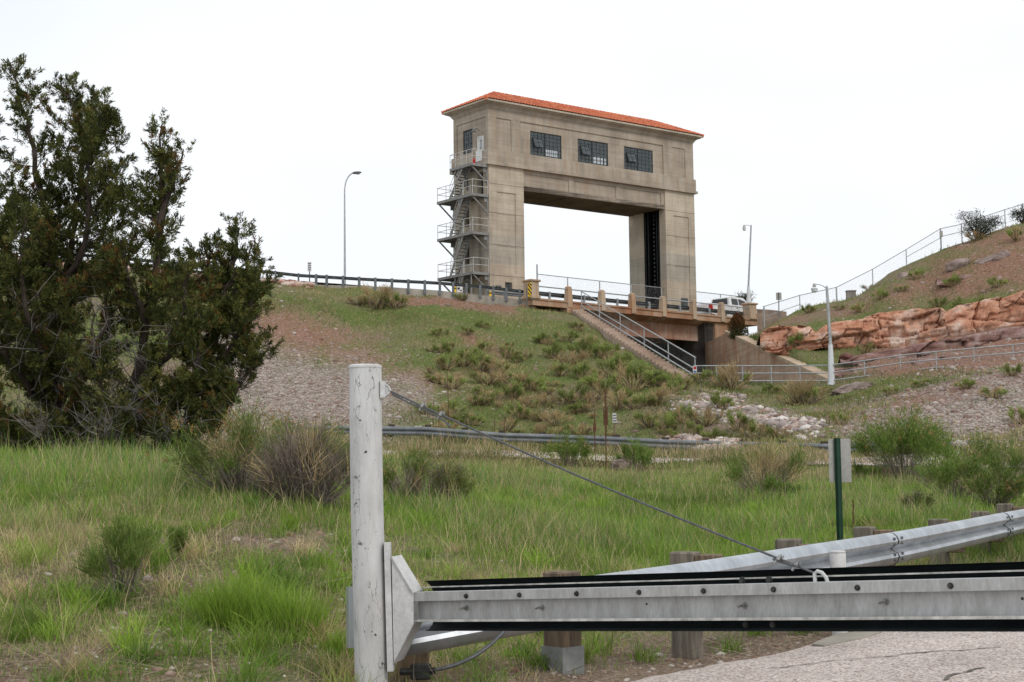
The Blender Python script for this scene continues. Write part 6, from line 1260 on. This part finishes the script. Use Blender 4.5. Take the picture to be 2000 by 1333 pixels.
# dead stalks
def stalk(px, y0, y1, d, label, thick=.012, head=False):
    g = onground(*P(px, y1, d)[:2]); h = P(px, y0, d)[2]-g[2]; m = MB(); lean = random.uniform(-.02, .02); n = 7; q = [g+np.array([lean*h*k/n+random.uniform(-.006, .006), 0, h*k/n-.03]) for k in range(n+1)]; m.tube(q, [thick*(1.0 if k < n*.55 or not head else 1.9)*(1-.5*k/n) for k in range(n+1)], 6)
    if head:
        for s in (-1, 1): b = q[4]; m.tube([b, b+np.array([s*.035, 0, .05]), b+np.array([s*.045, 0, .22*h])], [thick*.8, thick*1.2, thick*.6], 5)
    return tag(m.build('dead_stalk', M['stalk']), label, 'dead stalk', None)
M['stalk'] = surf('dry_stalk', (.13, .062, .034), .35, 30, .95, 0, .3, .003)
stalk(1184, 757, 918, 40, 'tallest brown mullein stalk standing under the taut cable', .022, True); stalk(1161, 803, 862, 56, 'thin dark stalk left of the tallest mullein', .02, True); stalk(1668, 972, 1050, 22, 'stubby brown mullein head right of the green sign post', .017); stalk(1164, 862, 905, 42, 'short leaning stalk by the base of the tallest mullein', .012)
for x, a, b, lab in ((846, 780, 850, 'brown stalk just right of the cable clamps'), (966, 813, 840, 'left of two dark short stakes above the lower guard rail'), (986, 813, 840, 'right of two dark short stakes above the lower guard rail'), (858, 800, 842, 'thin stalk beside the brown one near the cable clamps'), (876, 725, 765, 'thin dark stalk in the grass above the cable'), (1620, 805, 850, 'rust coloured stalk at the end of the riprap')): stalk(x, a, b, 61, lab, .022)
# ------------------------------------------------------------------ grasses
GR1 = [(.165, .275, .034), (.215, .33, .05), (.125, .215, .03), (.27, .345, .075), (.145, .245, .042)]; STR = [(.44, .35, .19), (.54, .44, .25), (.34, .27, .15), (.40, .34, .2)]; TEAL = [(.11, .25, .075), (.15, .29, .09)]
def grass(name, p, H, Wd, C, bend=.35, tilt=.22, mat='leaf'):
    n = len(p); D = RNG.normal(size=(n, 3))*tilt*np.array([1, 1, .2])+np.array([0, 0, 1]); D /= np.linalg.norm(D, axis=1)[:, None]; V, T_, C = blades(p-UP*.01, D, H, Wd, C, bend); return tag(link(name, mesh_np(name, V, T_, M[mat], C)), kind='stuff')
def dens(p, q):
    x, d = p[:, 0], p[:, 1]; n = fbm(p*np.array([.9, .9, 0])+5, 3, 61); n2 = fbm(p*np.array([3.2, 3.2, 0]), 2, 63); rs = roadside(x, d)
    lush = np.clip((d-12.5)/5, 0, 1); lush = np.maximum(lush, .5*(x < 1)); far = np.clip(1.15-(d-22)/40, .35, 1); return np.clip(lush*(.7+n*1.3+n2*.8), 0.02, 1)*np.clip((rs-.15)/1.6, 0, 1)*far
p, q = ground_scatter(860000, 8.6, 46, -.36, .36, dens); n = len(p); d = p[:, 1]
lush = np.clip((d-13)/6, 0, 1)*np.clip(1.25-np.maximum(d-24, 0)/26, .35, 1); nz = fbm(p*np.array([.5, .5, 0])+9, 3, 66)
H = RNG.lognormal(math.log(.115), .42, n)*(.5+1.0*lush)*(1+.7*nz); C = mixc(GR1, n, .25)*np.clip(1+.9*fbm(p*np.array([.8, .8, 0])+31, 3, 68), .55, 1.4)[:, None]; dry = RNG.random(n) < np.clip(.14+.4*(1-lush)+.5*nz+.2*np.clip((d-28)/12, 0, 1), .04, .8); C[dry] = mixc(STR, dry.sum(), .2); tl_ = (RNG.random(n) < .25*lush)*(~dry)*(nz > 0); tl_ = tl_.astype(bool); C[tl_] = mixc(TEAL, tl_.sum(), .2)
grass('meadow_grass', p, H, (.0021+.00014*d)*RNG.uniform(.7, 1.4, n), C)
p, q = ground_scatter(60000, 9, 46, -.36, .36, lambda p, q: .16*dens(p, q)*(fbm(p*np.array([.6, .6, 0]), 2, 70) > -.1)); n = len(p); grass('seed_stalks', p, RNG.uniform(.25, .55, n), .0025+.00012*p[:, 1], mixc(STR+[(.42, .38, .2)], n), .45, .25)
# tussocks: denser little clumps through the bank
tp_, _ = ground_scatter(1300, 9.2, 27, -.36, .3, lambda p, q: .8*(roadside(p[:, 0], p[:, 1]) > .5)*np.clip(.5+fbm(p*.7, 2, 73), 0, 1)); kk = RNG.integers(50, 140, len(tp_)); idx = np.repeat(np.arange(len(tp_)), kk); n = len(idx); p = tp_[idx]+RNG.normal(size=(n, 3))*np.array([.06, .06, 0]); tc = mixc(GR1+GR1+LIME[:2]+STR[:2], len(tp_), .2)[idx]*RNG.uniform(.75, 1.3, (n, 1)); th = RNG.uniform(.12, .34, len(tp_))[idx]
grass('tussocks', p, th*RNG.uniform(.5, 1.1, n), .0042+.0001*p[:, 1], tc, .5, .34)
# dead litter lying on the verge
p, q = ground_scatter(120000, 8.6, 22, -.36, .36, lambda p, q: np.clip(.75+fbm(p*1.1, 3, 31)*1.5-(p[:, 1]-9)/22, .0, 1)*(roadside(p[:, 0], p[:, 1]) > .02)); n = len(p); D = RNG.normal(size=(n, 3))*np.array([1, 1, .16])+np.array([0, 0, .12]); D /= np.linalg.norm(D, axis=1)[:, None]
V, T_, C = blades(p+UP*.006, D, RNG.lognormal(math.log(.12), .5, n), RNG.uniform(.002, .005, n), mixc([(.30, .24, .165), (.40, .33, .235), (.19, .145, .105), (.25, .205, .155)], n), .15); tag(link('grass_litter', mesh_np('grass_litter', V, T_, M['twig'], C)), kind='stuff')
# slope grass and dry roadside grass far off
def acc2(p, q):
    wv = np.stack([fbm(p*.35, 3, 21), fbm(p*.35, 3, 22)], 1)*np.array([26, 12]); mk = masks(p, q, wv); return np.clip((1-1.0*mk[:, 0]-.85*mk[:, 1])*(.6+fbm(p*.25, 3, 81)*1.2), 0.02, 1)
p, q = ground_scatter(300000, 44, 112, -.36, .40, acc2); n = len(p); nz = fbm(p*.16, 3, 83); C = mixc([(.13, .175, .042), (.17, .215, .055), (.105, .145, .035), (.21, .225, .075)], n, .25); dry = RNG.random(n) < np.clip(.46+nz*1.1, .05, .85); C[dry] = mixc([(.32, .26, .13), (.38, .30, .16), (.26, .22, .11)], dry.sum())
C = C*np.clip(1+.8*fbm(p*.45+3, 3, 85), .6, 1.5)[:, None]; grass('slope_grass', p, RNG.uniform(.1, .26, n)*np.clip(1+1.2*fbm(p*.5+8, 2, 86), .5, 2.2), RNG.uniform(.016, .036, n), C, .4, .35)
p, q = ground_scatter(60000, 46, 66, -.16, .36, lambda p, q: np.clip(1-np.abs(p[:, 1]-np.interp(q[:, 0], [a[0] for a in FR], [a[2] for a in FR])+4.5)/6, 0, 1)*np.clip(.28+fbm(p*.5, 2, 91)*2.2, 0, 1)*np.where(q[:, 0] > 1250, .55, 1)); n = len(p)
grass('roadside_grass', p, RNG.uniform(.25, .75, n), RNG.uniform(.01, .022, n), mixc([(.40, .30, .18), (.46, .36, .23), (.32, .25, .14), (.16, .18, .06), (.13, .17, .05)], n), .3, .2)
